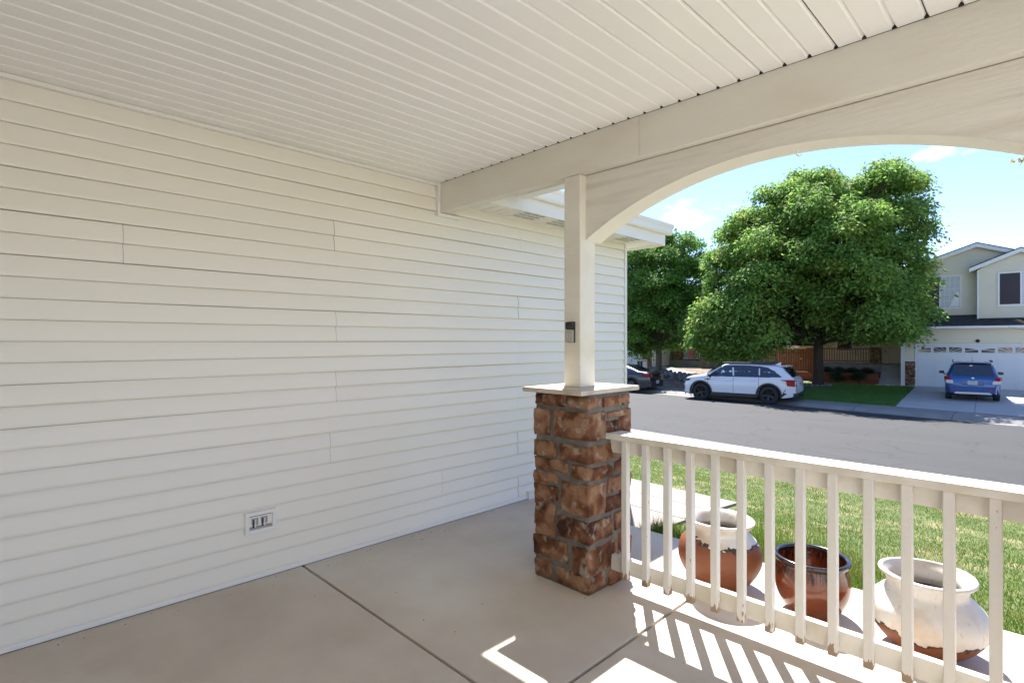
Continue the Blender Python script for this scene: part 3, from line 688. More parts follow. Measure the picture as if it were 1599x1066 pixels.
# ------------------------------------------------------------------ railing
rl = thing('porch_railing', 'white painted wood porch railing with square balusters, scuffed at their feet', 'railing', (-1.87, 2.655, 0))
MB().box(-.045, 1.89, -.015, .130, .870, .905).build('top_rail', 'railp', rl, bevel=.005)
MB().box(-.03, 1.89, .0385, .0765, .786, .8695).build('upper_sub_rail', 'railp', rl, bevel=.003)
MB().box(-.03, 1.89, .0385, .0765, .088, .178).build('bottom_rail', 'railp', rl, bevel=.003)
b = MB(); b.box(-.0185, .0185, -.0005, .0375, 0, .796)
meb = b.mesh('baluster', M['peel']); bm = bmesh.new(); bm.from_mesh(meb); bmesh.ops.bevel(bm, geom=bm.edges[:], offset=.003, segments=1, affect='EDGES'); bm.to_mesh(meb); bm.free()
for k in range(14):
    linked('baluster', meb, rl, (.105+.1333*k, 0, .0735), (0, rnd.uniform(-.003, .003), 0))

# ------------------------------------------------------------------ garage eave
ev = thing('garage_eave', 'white vented soffit, fascia and gutter of the garage roof seen past the beam', 'eave', (WX, 0, 2.55))
MB().box(0, .345, 2.82, 5.50, -.004, 0).build('soffit', 'trim', ev)
b = MB()
for y in [2.83+.10*i for i in range(27)]: b.box(.01, .328, y, y+.006, -.007, -.0045)
b.build('soffit_rib', 'trim', ev)
b = MB()
for py in (3.35, 3.78, 4.9):
    for i in range(13):
        for k2 in range(4): b.box(.09+.065*k2, .125+.065*k2, py+.02*i, py+.02*i+.0035, -.0062, -.0048)
b.build('vent_slot', 'dark', ev, kind='stuff')
MB().box(.330, .347, 2.82, 5.50, -.03, .16).build('fascia', 'trim', ev, bevel=.002)
b = MB(); b.prism([(.349, .085), (.396, .085), (.408, .10), (.408, .15), (.424, .17), (.424, .195), (.406, .20), (.349, .20)], 'y', 2.82, 5.56); b.build('gutter', 'trim', ev)
b = MB(); b.add([(.39, 2.9, .20), (.39, 5.56, .20), (-3.2, 5.56, 1.7), (-3.2, 2.9, 1.7)], [(0, 1, 2, 3)]); b.add([(.39, -1.4, .205), (.39, 2.9, .205), (-3.2, 2.9, 1.705), (-3.2, -1.4, 1.705)], [(0, 1, 2, 3)])
b.build('roof_slope', 'shingle', ev)
MB().box(-3.2, .33, 5.50, 5.53, -.03, .10).build('front_fascia', 'trim', ev)
MB().box(-3.2, .33, 5.24, 5.50, -.006, -.001).build('front_soffit', 'trim', ev)

# ------------------------------------------------------------------ pots
def pot(name, label, cx, cy, prof_out, prof_in, m, soil_z=None, soil_r=.1, rz=0, lump=.0):
    t = thing(name, label, 'pot', (cx, cy, 0), rz)
    def dens(p, k=4):
        P = [Vector((a, b, 0)) for a, b in p]; P = [P[0]]+P+[P[-1]]; o_ = []
        for i in range(1, len(P)-2):
            for j in range(k):
                u = j/k; a, b_, c, d = P[i-1], P[i], P[i+1], P[i+2]
                v = .5*((2*b_)+(-a+c)*u+(2*a-5*b_+4*c-d)*u*u+(-a+3*b_-3*c+d)*u**3); o_.append((max(v.x, .0005), v.y))
        o_.append((P[-2].x, P[-2].y)); return o_
    b = MB(); b.lathe(dens(prof_out+prof_in), 56)
    b.v = [(x*(1+lump*math.sin(3*math.atan2(y, x)+z*9)), y*(1+lump*math.sin(2*math.atan2(y, x)+1+z*7)), z+lump*.25*math.sin(2*math.atan2(y, x))*(z/.3)) for x, y, z in b.v]
    b.build('pot_body', M[m], t, smooth=True)
    if soil_z:
        b = MB(); b.lathe([(.0005, soil_z+.004), (soil_r*.5, soil_z+.006), (soil_r, soil_z)], 28); b.build('soil', 'soil', t, smooth=True)
    return t
pot('clay_pot', 'round terracotta pot with peeling white paint on its upper half, beside the stone column', -1.425, 3.145,
    [(.0005, .0), (.115, .0), (.130, .012), (.175, .06), (.214, .13), (.224, .19), (.210, .25), (.172, .296), (.152, .318), (.155, .338), (.176, .362), (.186, .374), (.184, .384), (.170, .386)],
    [(.155, .375), (.138, .35), (.132, .325), (.15, .30), (.19, .24), (.20, .18), (.15, .05), (.0005, .03)], 'pot_a', .30, .135, .6, .008).scale = (1.05, 1.05, 1.03)
pot('glazed_pot', 'glossy dark brown glazed pot with black rim, standing between the two white painted pots', -.935, 3.18,
    [(.0005, .0), (.105, .0), (.118, .010), (.152, .06), (.176, .12), (.183, .175), (.178, .225), (.168, .262), (.170, .272), (.182, .282), (.186, .292), (.182, .302), (.172, .304)],
    [(.160, .298), (.158, .27), (.168, .21), (.165, .12), (.12, .03), (.0005, .02)], 'glaze', None, 0, 0, .004)
pot('squat_pot', 'wide squat white painted clay pot with a bare terracotta foot, rightmost by the lawn', -.44, 3.17,
    [(.0005, .0), (.105, .0), (.120, .010), (.170, .05), (.213, .105), (.226, .155), (.214, .198), (.180, .234), (.155, .256), (.152, .274), (.160, .298), (.178, .312), (.184, .322), (.178, .331), (.166, .331)],
    [(.158, .318), (.142, .294), (.137, .268), (.15, .245), (.2, .18), (.2, .12), (.12, .03), (.0005, .02)], 'pot_c', .235, .14, -.4, .009).scale = (1.03, 1.03, 1.10)

# ------------------------------------------------------------------ grass
rs = np.random.RandomState(5)
def blades(name, x, y, zf, hmin, hmax, wid, m, kind='stuff', lean=.5, label=None):
    n = len(x); z = zf(x, y)
    h = rs.uniform(hmin, hmax, n); a = rs.uniform(0, 2*np.pi, n); wv = wid*rs.uniform(.6, 1.3, n)
    la = rs.uniform(0, 2*np.pi, n); ll = h*rs.uniform(.1, 1, n)*lean
    co = np.zeros((n, 3, 3))
    co[:, 0] = np.stack([x-np.cos(a)*wv, y-np.sin(a)*wv, z], 1); co[:, 1] = np.stack([x+np.cos(a)*wv, y+np.sin(a)*wv, z], 1)
    co[:, 2] = np.stack([x+np.cos(la)*ll, y+np.sin(la)*ll, z+h], 1)
    o = big_mesh(name, co.reshape(-1, 3), n, m, tri=True, kind=kind)
    if label: tag(o, label, 'grass')
    return o
def nz_vec(x, y): return np.interp(y+.1*x, [3.66, 5.6, 11.5, 12], [-.125, -.345, -1.085, -1.095])
def in_lawn(x, y):
    ok = (y > 3.69) & (y+.1*x < 11.48) & (x > -5.6)
    ok &= ~((x < -2.40+.0) & (y < 6.05))
    ok &= ~((x < -5.0+(y-9.25)*.30) & (y > 9.25)); ok &= ~((x < -5.72+(y-8.3)*.75) & (y > 8.3) & (y <= 9.25)); ok &= ~(x < -5.7)
    return ok
n = 420000
u = rs.rand(n)**1.6; yy = 3.68+u*8.4; xx = -6+rs.rand(n)*(5.2+yy*1.0)
k = in_lawn(xx, yy); xx, yy = xx[k], yy[k]
patch = np.sin(xx*2.1+np.sin(yy*1.7)*1.5)*np.cos(yy*2.6+xx)
hmask = rs.rand(len(xx)) < .75+.25*patch; xx, yy = xx[hmask], yy[hmask]
blades('grass', xx, yy, nz_vec, .012, .034, .0028, 'grass', lean=.9, label='sunlit front lawn of short patchy grass between porch and street')
# long uncut grass along the slab edge and by the pots
n = 6000; xx = -2.3+rs.rand(n)*5; yy = 3.69+np.abs(rs.normal(0, .10, n)); xx2 = -2.35+np.abs(rs.normal(0, .10, 700)); yy2 = 3.72+rs.rand(700)*.35
blades('edge_grass', np.concatenate([xx, xx2]), np.concatenate([yy, yy2]), nz_vec, .05, .17, .004, 'grass', lean=.9, label='longer uncut grass tufts along the outer edge of the porch slab')
n = 1500; xx = -1.35+rs.normal(0, .35, n); yy = 4.15+np.abs(rs.normal(0, .35, n))
blades('weed_stalks', xx, yy, nz_vec, .12, .33, .0018, 'grass', lean=.5, label='thin tall weed stalks behind the first pot')
n = 60000; tt = rs.rand(n); yy = 25.3+8.4*rs.rand(n); xx = -11+rs.rand(n)*7
k = (xx < -4.52-.08*(yy-25.34)) & (xx > -9.75-.15*(yy-25.8)) & (yy > 25.38-.1*(xx+4.48)); xx, yy = xx[k], yy[k]
blades('far_grass', xx, yy, lambda x, y: np.interp(y+.1*x, [24.9, 33.2], [-1.075, -.86]), .03, .07, .012, 'fargrass', lean=.7, label='shaded lawn under the big tree across the street')

# ------------------------------------------------------------------ trees
LAT = Vector((.7038, .7104, 0)); DEP = Vector((-.7104, .7038, 0))
def inside(p, poly):
    x, y = p; c = False; j = len(poly)-1
    for i in range(len(poly)):
        xi, yi = poly[i]; xj, yj = poly[j]
        if (yi > y) != (yj > y) and x < (xj-xi)*(y-yi)/(yj-yi)+xi: c = not c
        j = i
    return c
def edge_dist(p, poly):
    m = 1e9
    for i in range(len(poly)):
        a = Vector(poly[i-1]); b = Vector(poly[i]); q = Vector(p); ab = b-a; t = max(0, min(1, (q-a).dot(ab)/max(1e-9, ab.dot(ab)))); m = min(m, (q-a-ab*t).length)
    return m
def leaves_mesh(centres, radii, nleaf, size, seed, droop=.9, twig=.24):
    r = np.random.RandomState(seed); out_ = []
    cs = np.array(centres); rd = np.array(radii); w = rd**2; w = w/w.sum()
    per = 34
    nt = nleaf//per
    idx = r.choice(len(cs), nt, p=w)
    d = r.normal(size=(nt, 3)); d /= np.linalg.norm(d, axis=1)[:, None]; d[:, 2] = np.where(d[:, 2] < -.3, d[:, 2]*.5, d[:, 2])
    rad = rd[idx]*(r.rand(nt)**.24)*(.85+.25*r.rand(nt))
    tc_ = cs[idx]+d*rad[:, None]*np.array([1, 1, .8])
    # leaves of each twig
    tw = np.repeat(tc_, per, 0); dd = np.repeat(d, per, 0)
    off = r.normal(size=(nt*per, 3))*np.array([twig, twig, twig*.55]); 
    pos = tw+off; pos[:, 2] -= droop*(off[:, 0]**2+off[:, 1]**2)
    n_ = nt*per
    nrm = dd*.5+np.array([0, 0, .75])+r.normal(size=(n_, 3))*.55; nrm /= np.linalg.norm(nrm, axis=1)[:, None]
    ax = off*np.array([1, 1, -.3])+r.normal(size=(n_, 3))*.25; ax -= nrm*(ax*nrm).sum(1)[:, None]; ax /= np.linalg.norm(ax, axis=1)[:, None]+1e-9
    ax[:, 2] -= .25
    sd_ = np.cross(nrm, ax); L = size*r.uniform(.7, 1.35, n_)[:, None]; Wd = L*.34
    co = np.zeros((n_, 4, 3)); co[:, 0] = pos; co[:, 1] = pos+ax*L*.45+sd_*Wd*.75; co[:, 2] = pos+ax*L; co[:, 3] = pos+ax*L*.45-sd_*Wd*.75
    return co.reshape(-1, 3), n_
def tree(name, label, loc, poly, trunk_r, fork, ncl, depth_k, dmax, nleaf, size, lm, bm__, seed, cat='tree', rr=(.7, 1.3), zmin=.3, front=None):
    r = random.Random(seed); t = thing(name, label, cat, loc)
    dist = math.hypot(loc[0], loc[1]); DEP = Vector((loc[0]/dist, loc[1]/dist, 0)); LAT = Vector((DEP.y, -DEP.x, 0)); ck = (DEP.dot(Vector((-.7104, .7038, 0))))
    poly = [(u_*ck, z_) for u_, z_ in poly]
    cs, rad = [], []
    xs = [p[0] for p in poly]; zs = [p[1] for p in poly]; tries = 0
    while len(cs) < ncl and tries < 20000:
        tries += 1
        u, z = r.uniform(min(xs), max(xs)), r.uniform(min(zs), max(zs))
        if not inside((u, z), poly): continue
        ed = edge_dist((u, z), poly); rad_ = min(r.uniform(*rr), ed+.12)
        if rad_ < .35 or ed < .28: continue
        dm = min(dmax, .5+ed*depth_k); w = r.uniform(-1, 1); w = math.copysign(abs(w)**.6, w)*dm
        k_ = dist/(dist+w); q_ = (u*k_, 2.3+(z-2.3)*k_)
        if w < 0 and (not inside(q_, poly) or edge_dist(q_, poly) < .45): continue
        c = LAT*u+DEP*w+Vector((0, 0, z))
        if any((c-q).length < .80*(rad_+s2) for q, s2 in zip(cs, rad)): continue
        cs.append(c); rad.append(rad_)
    if front:
        for (u, w, z, q) in front: cs.append(LAT*u+DEP*w+Vector((0, 0, z))); rad.append(q)
    co, n_ = leaves_mesh([tuple(c) for c in cs], rad, nleaf, size, seed)
    o = big_mesh('crown', co, n_, lm, t, kind='stuff')
    b = MB(); H = fork
    b.tube([(0, 0, -.15), (0, 0, .02), (.02, 0, .25), (.03, .02, H*.6), (.0, .03, H)], [trunk_r*1.7, trunk_r*1.35, trunk_r*1.05, trunk_r*.95, trunk_r*1.05], 14)
    b.build('trunk', bm__, t, smooth=True)
    b = MB(); order = sorted(range(len(cs)), key=lambda i: -rad[i])
    for i in order:
        c = cs[i]; base = Vector((0, .02, H*r.uniform(.85, 1.0)))
        if c.z > H+3 and r.random() < .75:
            base = Vector((c.x*.12, c.y*.12, H+(c.z-H)*r.uniform(.1, .45)))
        mid = base.lerp(c, .5)+Vector((r.uniform(-.3, .3), r.uniform(-.3, .3), abs(c.z-base.z)*.08+.15*((c-base).length > 3)))
        L_ = (c-base).length; r0 = min(trunk_r*.5, .025+.018*L_)
        b.tube([base, base.lerp(mid, .55), mid, mid.lerp(c, .6), c], [r0, r0*.8, r0*.6, r0*.4, r0*.15], 6, cap=False)
        for _ in range(4):
            e = c+Vector((r.gauss(0, 1), r.gauss(0, 1), r.gauss(0, .7))).normalized()*rad[i]*r.uniform(.6, .95)
            b.tube([mid.lerp(c, .7), e], [r0*.3, .006], 4, cap=False)
    b.tube([(0, .03, H*.95), (.15, .1, H+1.6), (.05, .2, H+3.6), (.2, .1, H+5.2 if max(zs) > 8 else H+2)], [trunk_r*.85, trunk_r*.6, trunk_r*.38, trunk_r*.15], 9)
    b.build('limb', bm__, t, smooth=True)
    return t
POLY1 = [(-7.9, 3.43), (-7.3, 4.8), (-6.3, 5.6), (-6.06, 8.2), (-5.2, 9.1), (-3.83, 9.9), (-2.63, 11.1), (-1.27, 11.6), (0.79, 11.5), (1.81, 10.8), (2.33, 11.1), (3.5, 11.7), (4.5, 11.2), (5.2, 10.6), (5.4, 9.3), (5.7, 7.7), (5.4, 6.5), (5.5, 4.45), (5.3, 3.0), (4.6, 2.3), (3.52, 2.1), (1.81, 2.4), (0.79, 2.4), (-1.27, 2.3), (-2.12, 1.9), (-3.32, 1.5), (-4.35, 1.4), (-5.2, 0.75), (-5.9, 1.0), (-7.1, 1.8)]
tree('ash_tree', 'big broad leafy ash tree on the lawn across the street, behind the white car', (-9.04, 31.8, -.87), POLY1, .235, 2.5, 210, 1.25, 6.9, 250000, .175, 'leaf', 'bark', 11,
     front=[(-3.6, -3.4, 2.4, .9), (-5.1, -3.2, 3.2, .85), (-5.4, -2.8, 2.4, .7), (-5.0, -3.0, 4.1, .7), (-4.4, -3.4, 3.3, .95), (-3.0, -4.0, 3.5, 1.0), (-4.2, -3.2, 4.3, .8), (-2.0, -4.0, 2.7, .85), (-2.3, -4.2, 4.3, .9), (2.3, -3.8, 3.4, .85), (3.2, -3.4, 3.1, .7), (1.5, -4.2, 5.2, .9), (-4.0, -3.0, 1.6, .55), (-2.9, -3.2, 1.9, .6), (2.8, -3.4, 4.1, .75)])
POLY2 = [(-3.93, 2.87), (-3.72, 5.83), (-2.87, 7.94), (-1.61, 9.12), (0.93, 9.71), (2.62, 9.12), (3.13, 7.52), (3.38, 4.98), (3.04, 2.87), (1.44, 1.75), (0.08, 1.6), (-1.18, 1.2), (-2.24, 1.2), (-3.29, 1.6)]
tree('shade_tree', 'smaller rounded leafy tree growing by the rock pile behind the dark sedan', (-18.63, 32.03, -.72), POLY2, .20, 2.1, 90, .9, 3.4, 100000, .17, 'leaf2', 'bark2', 23, rr=(.5, .95))
# stone ring at the big trunk's foot
b = MB()
for i in range(14):
    a = 2*math.pi*i/14; b.ball((-9.04+.55*math.cos(a), 31.8+.55*math.sin(a), -.85), .12, 7, 4, (1, 1, .55))
tag(b.build('tree_ring', 'rock', smooth=True), 'low ring of edging stones round the foot of the big ash tree', 'edging')
# sparse young tree by the near kerb: only its outermost twigs reach into view
t = thing('young_tree', 'sparse yellowing twigs of a young tree reaching in at the right edge under the arch', 'tree', (.65, 10.95, -1.03))
b = MB(); b.tube([(0, 0, -.1), (0, 0, 1.2), (.03, 0, 3), (.0, .03, 5.4)], [.07, .055, .04, .015], 8); b.build('trunk', 'bark2', t, smooth=True)
b = MB(); r_ = random.Random(4); tips = []
for i in range(26):
    z0 = r_.uniform(1.9, 5.2); a = r_.uniform(0, 6.28); L_ = r_.uniform(.5, 1.0)*(1.2-.1*z0)*1.25; e = (math.cos(a)*L_, math.sin(a)*L_, z0+L_*.45); tips.append(e)
    b.tube([(0, 0, z0), (e[0]*.5, e[1]*.5, z0+L_*.15), e], [.014, .009, .003], 5)
    for _ in range(4):
        e2 = (e[0]+r_.uniform(-.25, .25), e[1]+r_.uniform(-.25, .25), e[2]+r_.uniform(-.2, .25)); b.tube([(e[0]*.7, e[1]*.7, z0+L_*.25), e2], [.005, .002], 4)
        if r_.random() < .5: tips.append(e2)
tw_ = Vector((-1.11, 1.05, 0)); z_ = 4.40+1.03
b.tube([(0, 0, z_-.6), (tw_.x*.5, tw_.y*.5, z_-.25), (tw_.x*1.02, tw_.y*1.02, z_-.02)], [.012, .008, .003], 5)
b.build('branch', 'bark2', t, smooth=True)
tips += [(tw_.x*1.02, tw_.y*1.02, z_), (tw_.x*.9, tw_.y*.9, z_+.03)]
co, n_ = leaves_mesh([tp for tp in tips if tp[2] > 3.6], [.07]*len([tp for tp in tips if tp[2] > 3.6]), 26*60, .055, 3, twig=.05)
big_mesh('crown', co, n_, 'yleaf', t)

# ------------------------------------------------------------------ lap siding helper for far houses (real stepped courses)
def lap(b, pts, y, step=.125, out_=.024, flip=-1):
    """pts: polygon [(x,z)..] convex-ish; fills with stepped courses at depth y facing -y"""
    zs = [p[1] for p in pts]; z = min(zs); zt = max(zs)
    def span(zv):
        xs = []
        for i in range(len(pts)):
            (xa, za), (xb, zb) = pts[i-1], pts[i]
            if (za-zv)*(zb-zv) <= 0 and abs(za-zb) > 1e-9: xs.append(xa+(xb-xa)*(zv-za)/(zb-za))
        return (min(xs), max(xs)) if xs else None
    while z < zt-1e-6:
        z2 = min(z+step, zt)
        a, c = span(z+1e-5), span(z2-1e-5)
        if a and c:
            b.add([(a[0], y, z), (a[1], y, z), (a[1], y-out_, z), (a[0], y-out_, z), (c[1], y-.001, z2), (c[0], y-.001, z2)], [(0, 1, 2, 3), (3, 2, 4, 5)])
        z = z2
    return b
def lap_rect(b, x0, x1, z0, z1, y, **k): return lap(b, [(x0, z0), (x1, z0), (x1, z1), (x0, z1)], y, **k)

# ------------------------------------------------------------------ house opposite (right)
hA = thing('tan_house', 'pale yellow two storey house with wide white garage door and dark shingle roofs', 'house', HA, RA)
b = MB(); b.box(-.5, 9.8, .02, 8, -.9, 2.1)
b2 = MB(); b2.box(-.5, .0, .05, 1.2, -.9, 2.1)
wallb = MB()
lap_rect(wallb, -.45, -.06, .45, 1.36, 0); lap_rect(wallb, -.45, 9.8, 1.36, 2.1, 0); lap_rect(wallb, 5.0, 9.8, -.86, 1.36, 0)
# upper storeys
lap(wallb, [(-1.3, 2.7), (2.41, 2.7), (2.41, 6.2), (2.39, 6.21), (-1.3, 4.88)], 1.2)
lap(wallb, [(2.39, 4.8), (6.2, 4.8), (2.39, 6.2)], 1.2)
lap(wallb, [(2.45, 2.6), (5.5, 2.6), (5.5, 5.02), (3.97, 5.68), (2.45, 5.02)], .5)
wl = wallb.build('wall', 'hsiding', hA)
MB().box(-.47, 9.8, .09, 1.9, -.9, 2.1).build('garage_core', 'hsiding', hA)
MB().box(-1.3, 9.8, 1.215, 9, 2.1, 4.8).build('upper_core', 'hsiding', hA)
MB().box(2.44, 5.5, .515, 1.3, 2.58, 4.9).build('bay_core', 'hsiding', hA)
# corner boards and trims
for (x0, x1, y0, y1, z0, z1) in ((2.40, 2.46, .48, 1.19, 2.56, 4.95), (-.53, -.46, -.03, .05, -.86, 2.08)):
    MB().box(x0, x1, y0, y1, z0, z1).build('corner_board', 'htrim', hA)
MB().box(-.47, -.01, -.035, .0, .42, .47).build('stone_ledge', 'htrim', hA)
st = MB().box(-.455, -.01, -.02, .0, -.86, .42).build('stone_panel', 'mortar', hA)
r_ = random.Random(9); z = -.85
while z < .36:
    h_ = r_.uniform(.09, .17); h_ = min(h_, .41-z); x = -.45
    while x < -.06:
        w_ = min(r_.uniform(.12, .26), -.012-x)
        if w_ > .04: MB().box(x+.008, x+w_-.008, -.05-r_.uniform(0, .02), -.02, z+.008, z+h_-.008).build('stone', 'stone', st, bevel=.008)
        x += w_
    z += h_
dn = MB().box(-.62, -.545, -.05, .02, -.84, 2.05); dn.build('downspout', 'htrim', hA)
# garage door
gd = MB().box(.03, 4.95, .05, .07, -.85, 1.28).build('garage_door', 'gdoor', hA)
for (x0, x1, z0, z1) in ((-.04, .05, -.86, 1.34), (4.93, 5.02, -.86, 1.34), (.05, 4.93, 1.27, 1.34)): MB().box(x0, x1, -.03, .03, z0, z1).build('door_trim', 'htrim', hA)
pm = None
b = MB(); b.box(.03, .58, -.012, 0, .05, .47); b.box(.07, .54, -.022, -.012, .10, .42); pm = b.mesh('door_panel', 'gdoor')
for i in range(8):
    for j in range(3): linked('door_panel', pm, gd, (.055+.61*i, .05, -.85+.53*j))
# sunburst lites: four lites form one fan, twice
for g_ in range(2):
    cx_ = .055+.61*4*g_+.61*2
    for i in range(4):
        x0 = .055+.61*(4*g_+i)+.06; x1 = x0+.49
        wdw = MB().box(x0-.03, x1+.03, .035, .05, .84, 1.20).build('window_frame', 'gdoor', gd)
        pts = []
        for q in range(9):
            x = x0+(x1-x0)*q/8; d_ = abs(x-cx_)/(.61*2); pts.append((x, .90+.26*math.sqrt(max(0.02, 1-d_**2*.72)) if i in (1, 2) else .90+.26*math.sqrt(max(.02, 1-d_**2*.85))))
        MB().prism([(x0, .90), (x1, .90)]+pts[::-1], 'y', .024, .034).build('pane', 'garwin', wdw)
        b = MB()
        for aa in (15, 38, 62, 90, 118, 142, 165):
            dx, dz = math.cos(R(aa)), math.sin(R(aa))*.55
            ts = [t_ for t_ in [k_*.02 for k_ in range(5, 75)] if x0 < cx_+dx*t_ < x1 and .90 < .88+dz*t_ < 1.17]
            if len(ts) > 2:
                p0 = (cx_+dx*ts[0], .88+dz*ts[0]); p1 = (cx_+dx*ts[-1], .88+dz*ts[-1]); b.prism([(p0[0], p0[1]-.011), (p1[0], p1[1]-.011), (p1[0], p1[1]+.011), (p0[0], p0[1]+.011)], 'y', .012, .023)
        if b.v: b.build('muntin', 'gdoor', wdw)
MB().lathe([(.001, -.08), (.07, -.075), (.09, 0)], 14, (2.42, 0, 1.47), 'y').build('porch_light', 'black', hA, smooth=True)
# shingle strip over the garage with individual tabs
sk = MB(); sk.add([(-.75, -.42, 2.18), (10, -.42, 2.18), (10, 1.2, 2.80), (-.75, 1.2, 2.80)], [(0, 1, 2, 3)]); sko = sk.build('skirt_roof', 'shingle', hA)
tm = MB().box(0, .31, 0, .16, -.0, .012).mesh('shingle', 'shingle')
sl = math.atan2(.62, 1.62)
for j in range(11):
    for i in range(17):
        if j > 10: continue
        x = -.75+.32*i+(.16 if j % 2 else 0)
        linked('shingle', tm, sko, (x, -.42+.15*j*math.cos(sl)+.0, 2.182+.15*j*math.sin(sl)), (sl-.04, 0, 0))
MB().prism([(-.42, 2.05), (-.50, 2.06), (-.56, 2.10), (-.56, 2.19), (-.42, 2.19)], 'x', -.78, 10).build('gutter', 'htrim', hA)
MB().box(-.75, 10, -.42, 0, 2.05, 2.06).build('soffit', 'htrim', hA)
# gable roofs
def gable_roof(parent, px, pz, xl, xr, slope, y0, y1, over=.3):
    for (xe, sgn) in ((xl, -1), (xr, 1)):
        ze = pz-abs(xe-px)*slope; 
        b = MB(); b.hexa([(px, y0, pz), (xe, y0, ze), (xe, y1, ze), (px, y1, pz)] if sgn > 0 else [(xe, y0, ze), (px, y0, pz), (px, y1, pz), (xe, y1, ze)],
                         [(px, y0, pz+.05), (xe, y0, ze+.05), (xe, y1, ze+.05), (px, y1, pz+.05)] if sgn > 0 else [(xe, y0, ze+.05), (px, y0, pz+.05), (px, y1, pz+.05), (xe, y1, ze+.05)])
        b.build('roof_slope', 'shingle', parent)
        b = MB(); b.hexa([(px, y0-.0, pz-.19), (xe, y0, ze-.19), (xe, y0+.03, ze-.19), (px, y0+.03, pz-.19)], [(px, y0, pz-.003), (xe, y0, ze-.003), (xe, y0+.03, ze-.003), (px, y0+.03, pz-.003)]); b.build('rake_board', 'htrim', parent)
        b = MB(); b.hexa([(px, y0+.03, pz-.10), (xe, y0+.03, ze-.10), (xe, y0+over, ze-.10), (px, y0+over, pz-.10)], [(px, y0+.03, pz-.08), (xe, y0+.03, ze-.08), (xe, y0+over, ze-.08), (px, y0+over, pz-.08)]); b.build('soffit', 'htrim', parent)
gable_roof(hA, 2.39, 6.36, -1.7, 6.5, .36, .92, 9)
gable_roof(hA, 3.97, 5.86, 2.10, 5.85, .435, .22, 5)
# windows
def window(parent, x0, x1, z0, z1, y, split=None, grid=False):
    fr = MB()
    for (a, b_, c, d) in ((x0-.07, x1+.07, z1, z1+.07), (x0-.07, x1+.07, z0-.09, z0), (x0-.07, x0, z0, z1), (x1, x1+.07, z0, z1)): fr.box(a, b_, y-.045, y, c, d)
    f = fr.build('window', 'htrim', parent)
    MB().box(x0, x1, y-.012, y-.004, z0, z1).build('curtain', 'curtain', f)
    xm = split if split else x1
    MB().box(x0+.015, xm-.02, y-.030, y-.022, z0+.015, z1-.015).build('insect_screen', 'screen', f)
    if split:
        MB().box(xm-.025, xm+.03, y-.04, y-.012, z0, z1).build('mullion', 'htrim', f)
        g = MB()
        for i in range(1, 4): xx_ = xm+(x1-xm)*i/4; g.box(xx_-.009, xx_+.009, y-.028, y-.018, z0, z1)
        for i in range(1, 5): zz_ = z0+(z1-z0)*i/5; g.box(xm, x1, y-.0285, y-.0185, zz_-.009, zz_+.009)
        g.build('grille', 'htrim', f)
        b = MB(); b.prism([(x1-.40, z0+.03), (x1-.03, z0+.03), (x1-.03, z0+.75), (x1-.12, z0+.78)], 'y', y-.016, y-.013); b.build('folded_curtain', 'outletw', f)
        MB().box(xm+.03, x1, y-.012+.0, y-.0118, z0+.0, z0+.01).build('sill_shadow', 'dark', f)
    return f
window(hA, .25, 1.74, 3.22, 4.78, 1.19, .93, True); window(hA, 3.22, 4.75, 3.22, 4.72, .49, 3.98, True)
# entry, steps, porch
for i in range(6):
    MB().box(-1.62, -.64, .25+.29*i, 2.6, -.86+.165*i, -.86+.165*(i+1)).build('step', 'walk', hA)
MB().box(-4.75, -1.66, 2.0, 4.3, -.9, .14).build('porch_slab', 'walk', hA)
MB().box(-1.62, -.64, 1.9, 4.3, .13, .145).build('landing', 'walk', hA)
b = MB(); lap_rect(b, -6.4, -.6, .14, 2.7, 4.3); b.build('entry_wall', 'hsiding', hA); MB().box(-6.4, -.5, 4.32, 9, -.9, 5.0).build('body', 'hsiding', hA)
MB().box(-.64, -.47, .05, 4.3, -.9, 2.7).build('return_wall', 'hsiding', hA)
MB().box(-1.55, -.7, 4.22, 4.28, .15, 2.2).build('front_door', 'hgrey', hA)
window(hA, -4.2, -2.6, .9, 2.1, 4.28, -3.4)
b = MB(); b.add([(-6.2, 1.7, 2.75), (-.5, 1.7, 2.75), (-.5, 4.6, 3.9), (-6.2, 4.6, 3.9)], [(0, 1, 2, 3)]); b.box(-6.2, -.5, 1.7, 1.73, 2.6, 2.75); b.build('porch_roof', 'shingle', hA)
b = MB(); b.box(-6.2, -.65, 1.75, 4.3, 2.62, 2.64); b.build('porch_ceiling', 'htrim', hA)
pil = MB().box(-2.22, -1.72, 2.02, 2.5, .14, 1.12).build('pillar', 'mortar', hA)
z = .15
while z < 1.05:
    h_ = min(r_.uniform(.1, .18), 1.11-z); x = -2.23
    while x < -1.78:
        w_ = min(r_.uniform(.15, .28), -1.71-x)
        if w_ > .05: MB().box(x+.008, x+w_-.008, 1.98, 2.02, z+.008, z+h_-.008).build('stone', 'stone', pil, bevel=.008)
        x += w_
    z += h_
MB().box(-2.28, -1.66, 1.96, 2.56, 1.12, 1.17).build('pillar_cap', 'cap', hA); MB().box(-2.04, -1.90, 2.18, 2.32, 1.17, 2.62).build('pillar_post', 'htrim', hA)
prl = MB(); prl.box(-5.5, -2.23, 2.1, 2.2, 1.0, 1.06); prl.box(-5.5, -2.23, 2.13, 2.17, .26, .33)
prl = prl.build('porch_rail', 'rail2', hA)
bmz = MB().box(-.02, .02, -.02, .02, 0, .70).mesh('baluster', 'rail2')
for i in range(25): linked('baluster', bmz, prl, (-5.45+.132*i, 2.12, .30))
hA2 = copy_tree(hA); hA2.location = PA(18.5, 1.0, -.02); hA2['label'] = 'second pale yellow two storey house next along the street to the right'
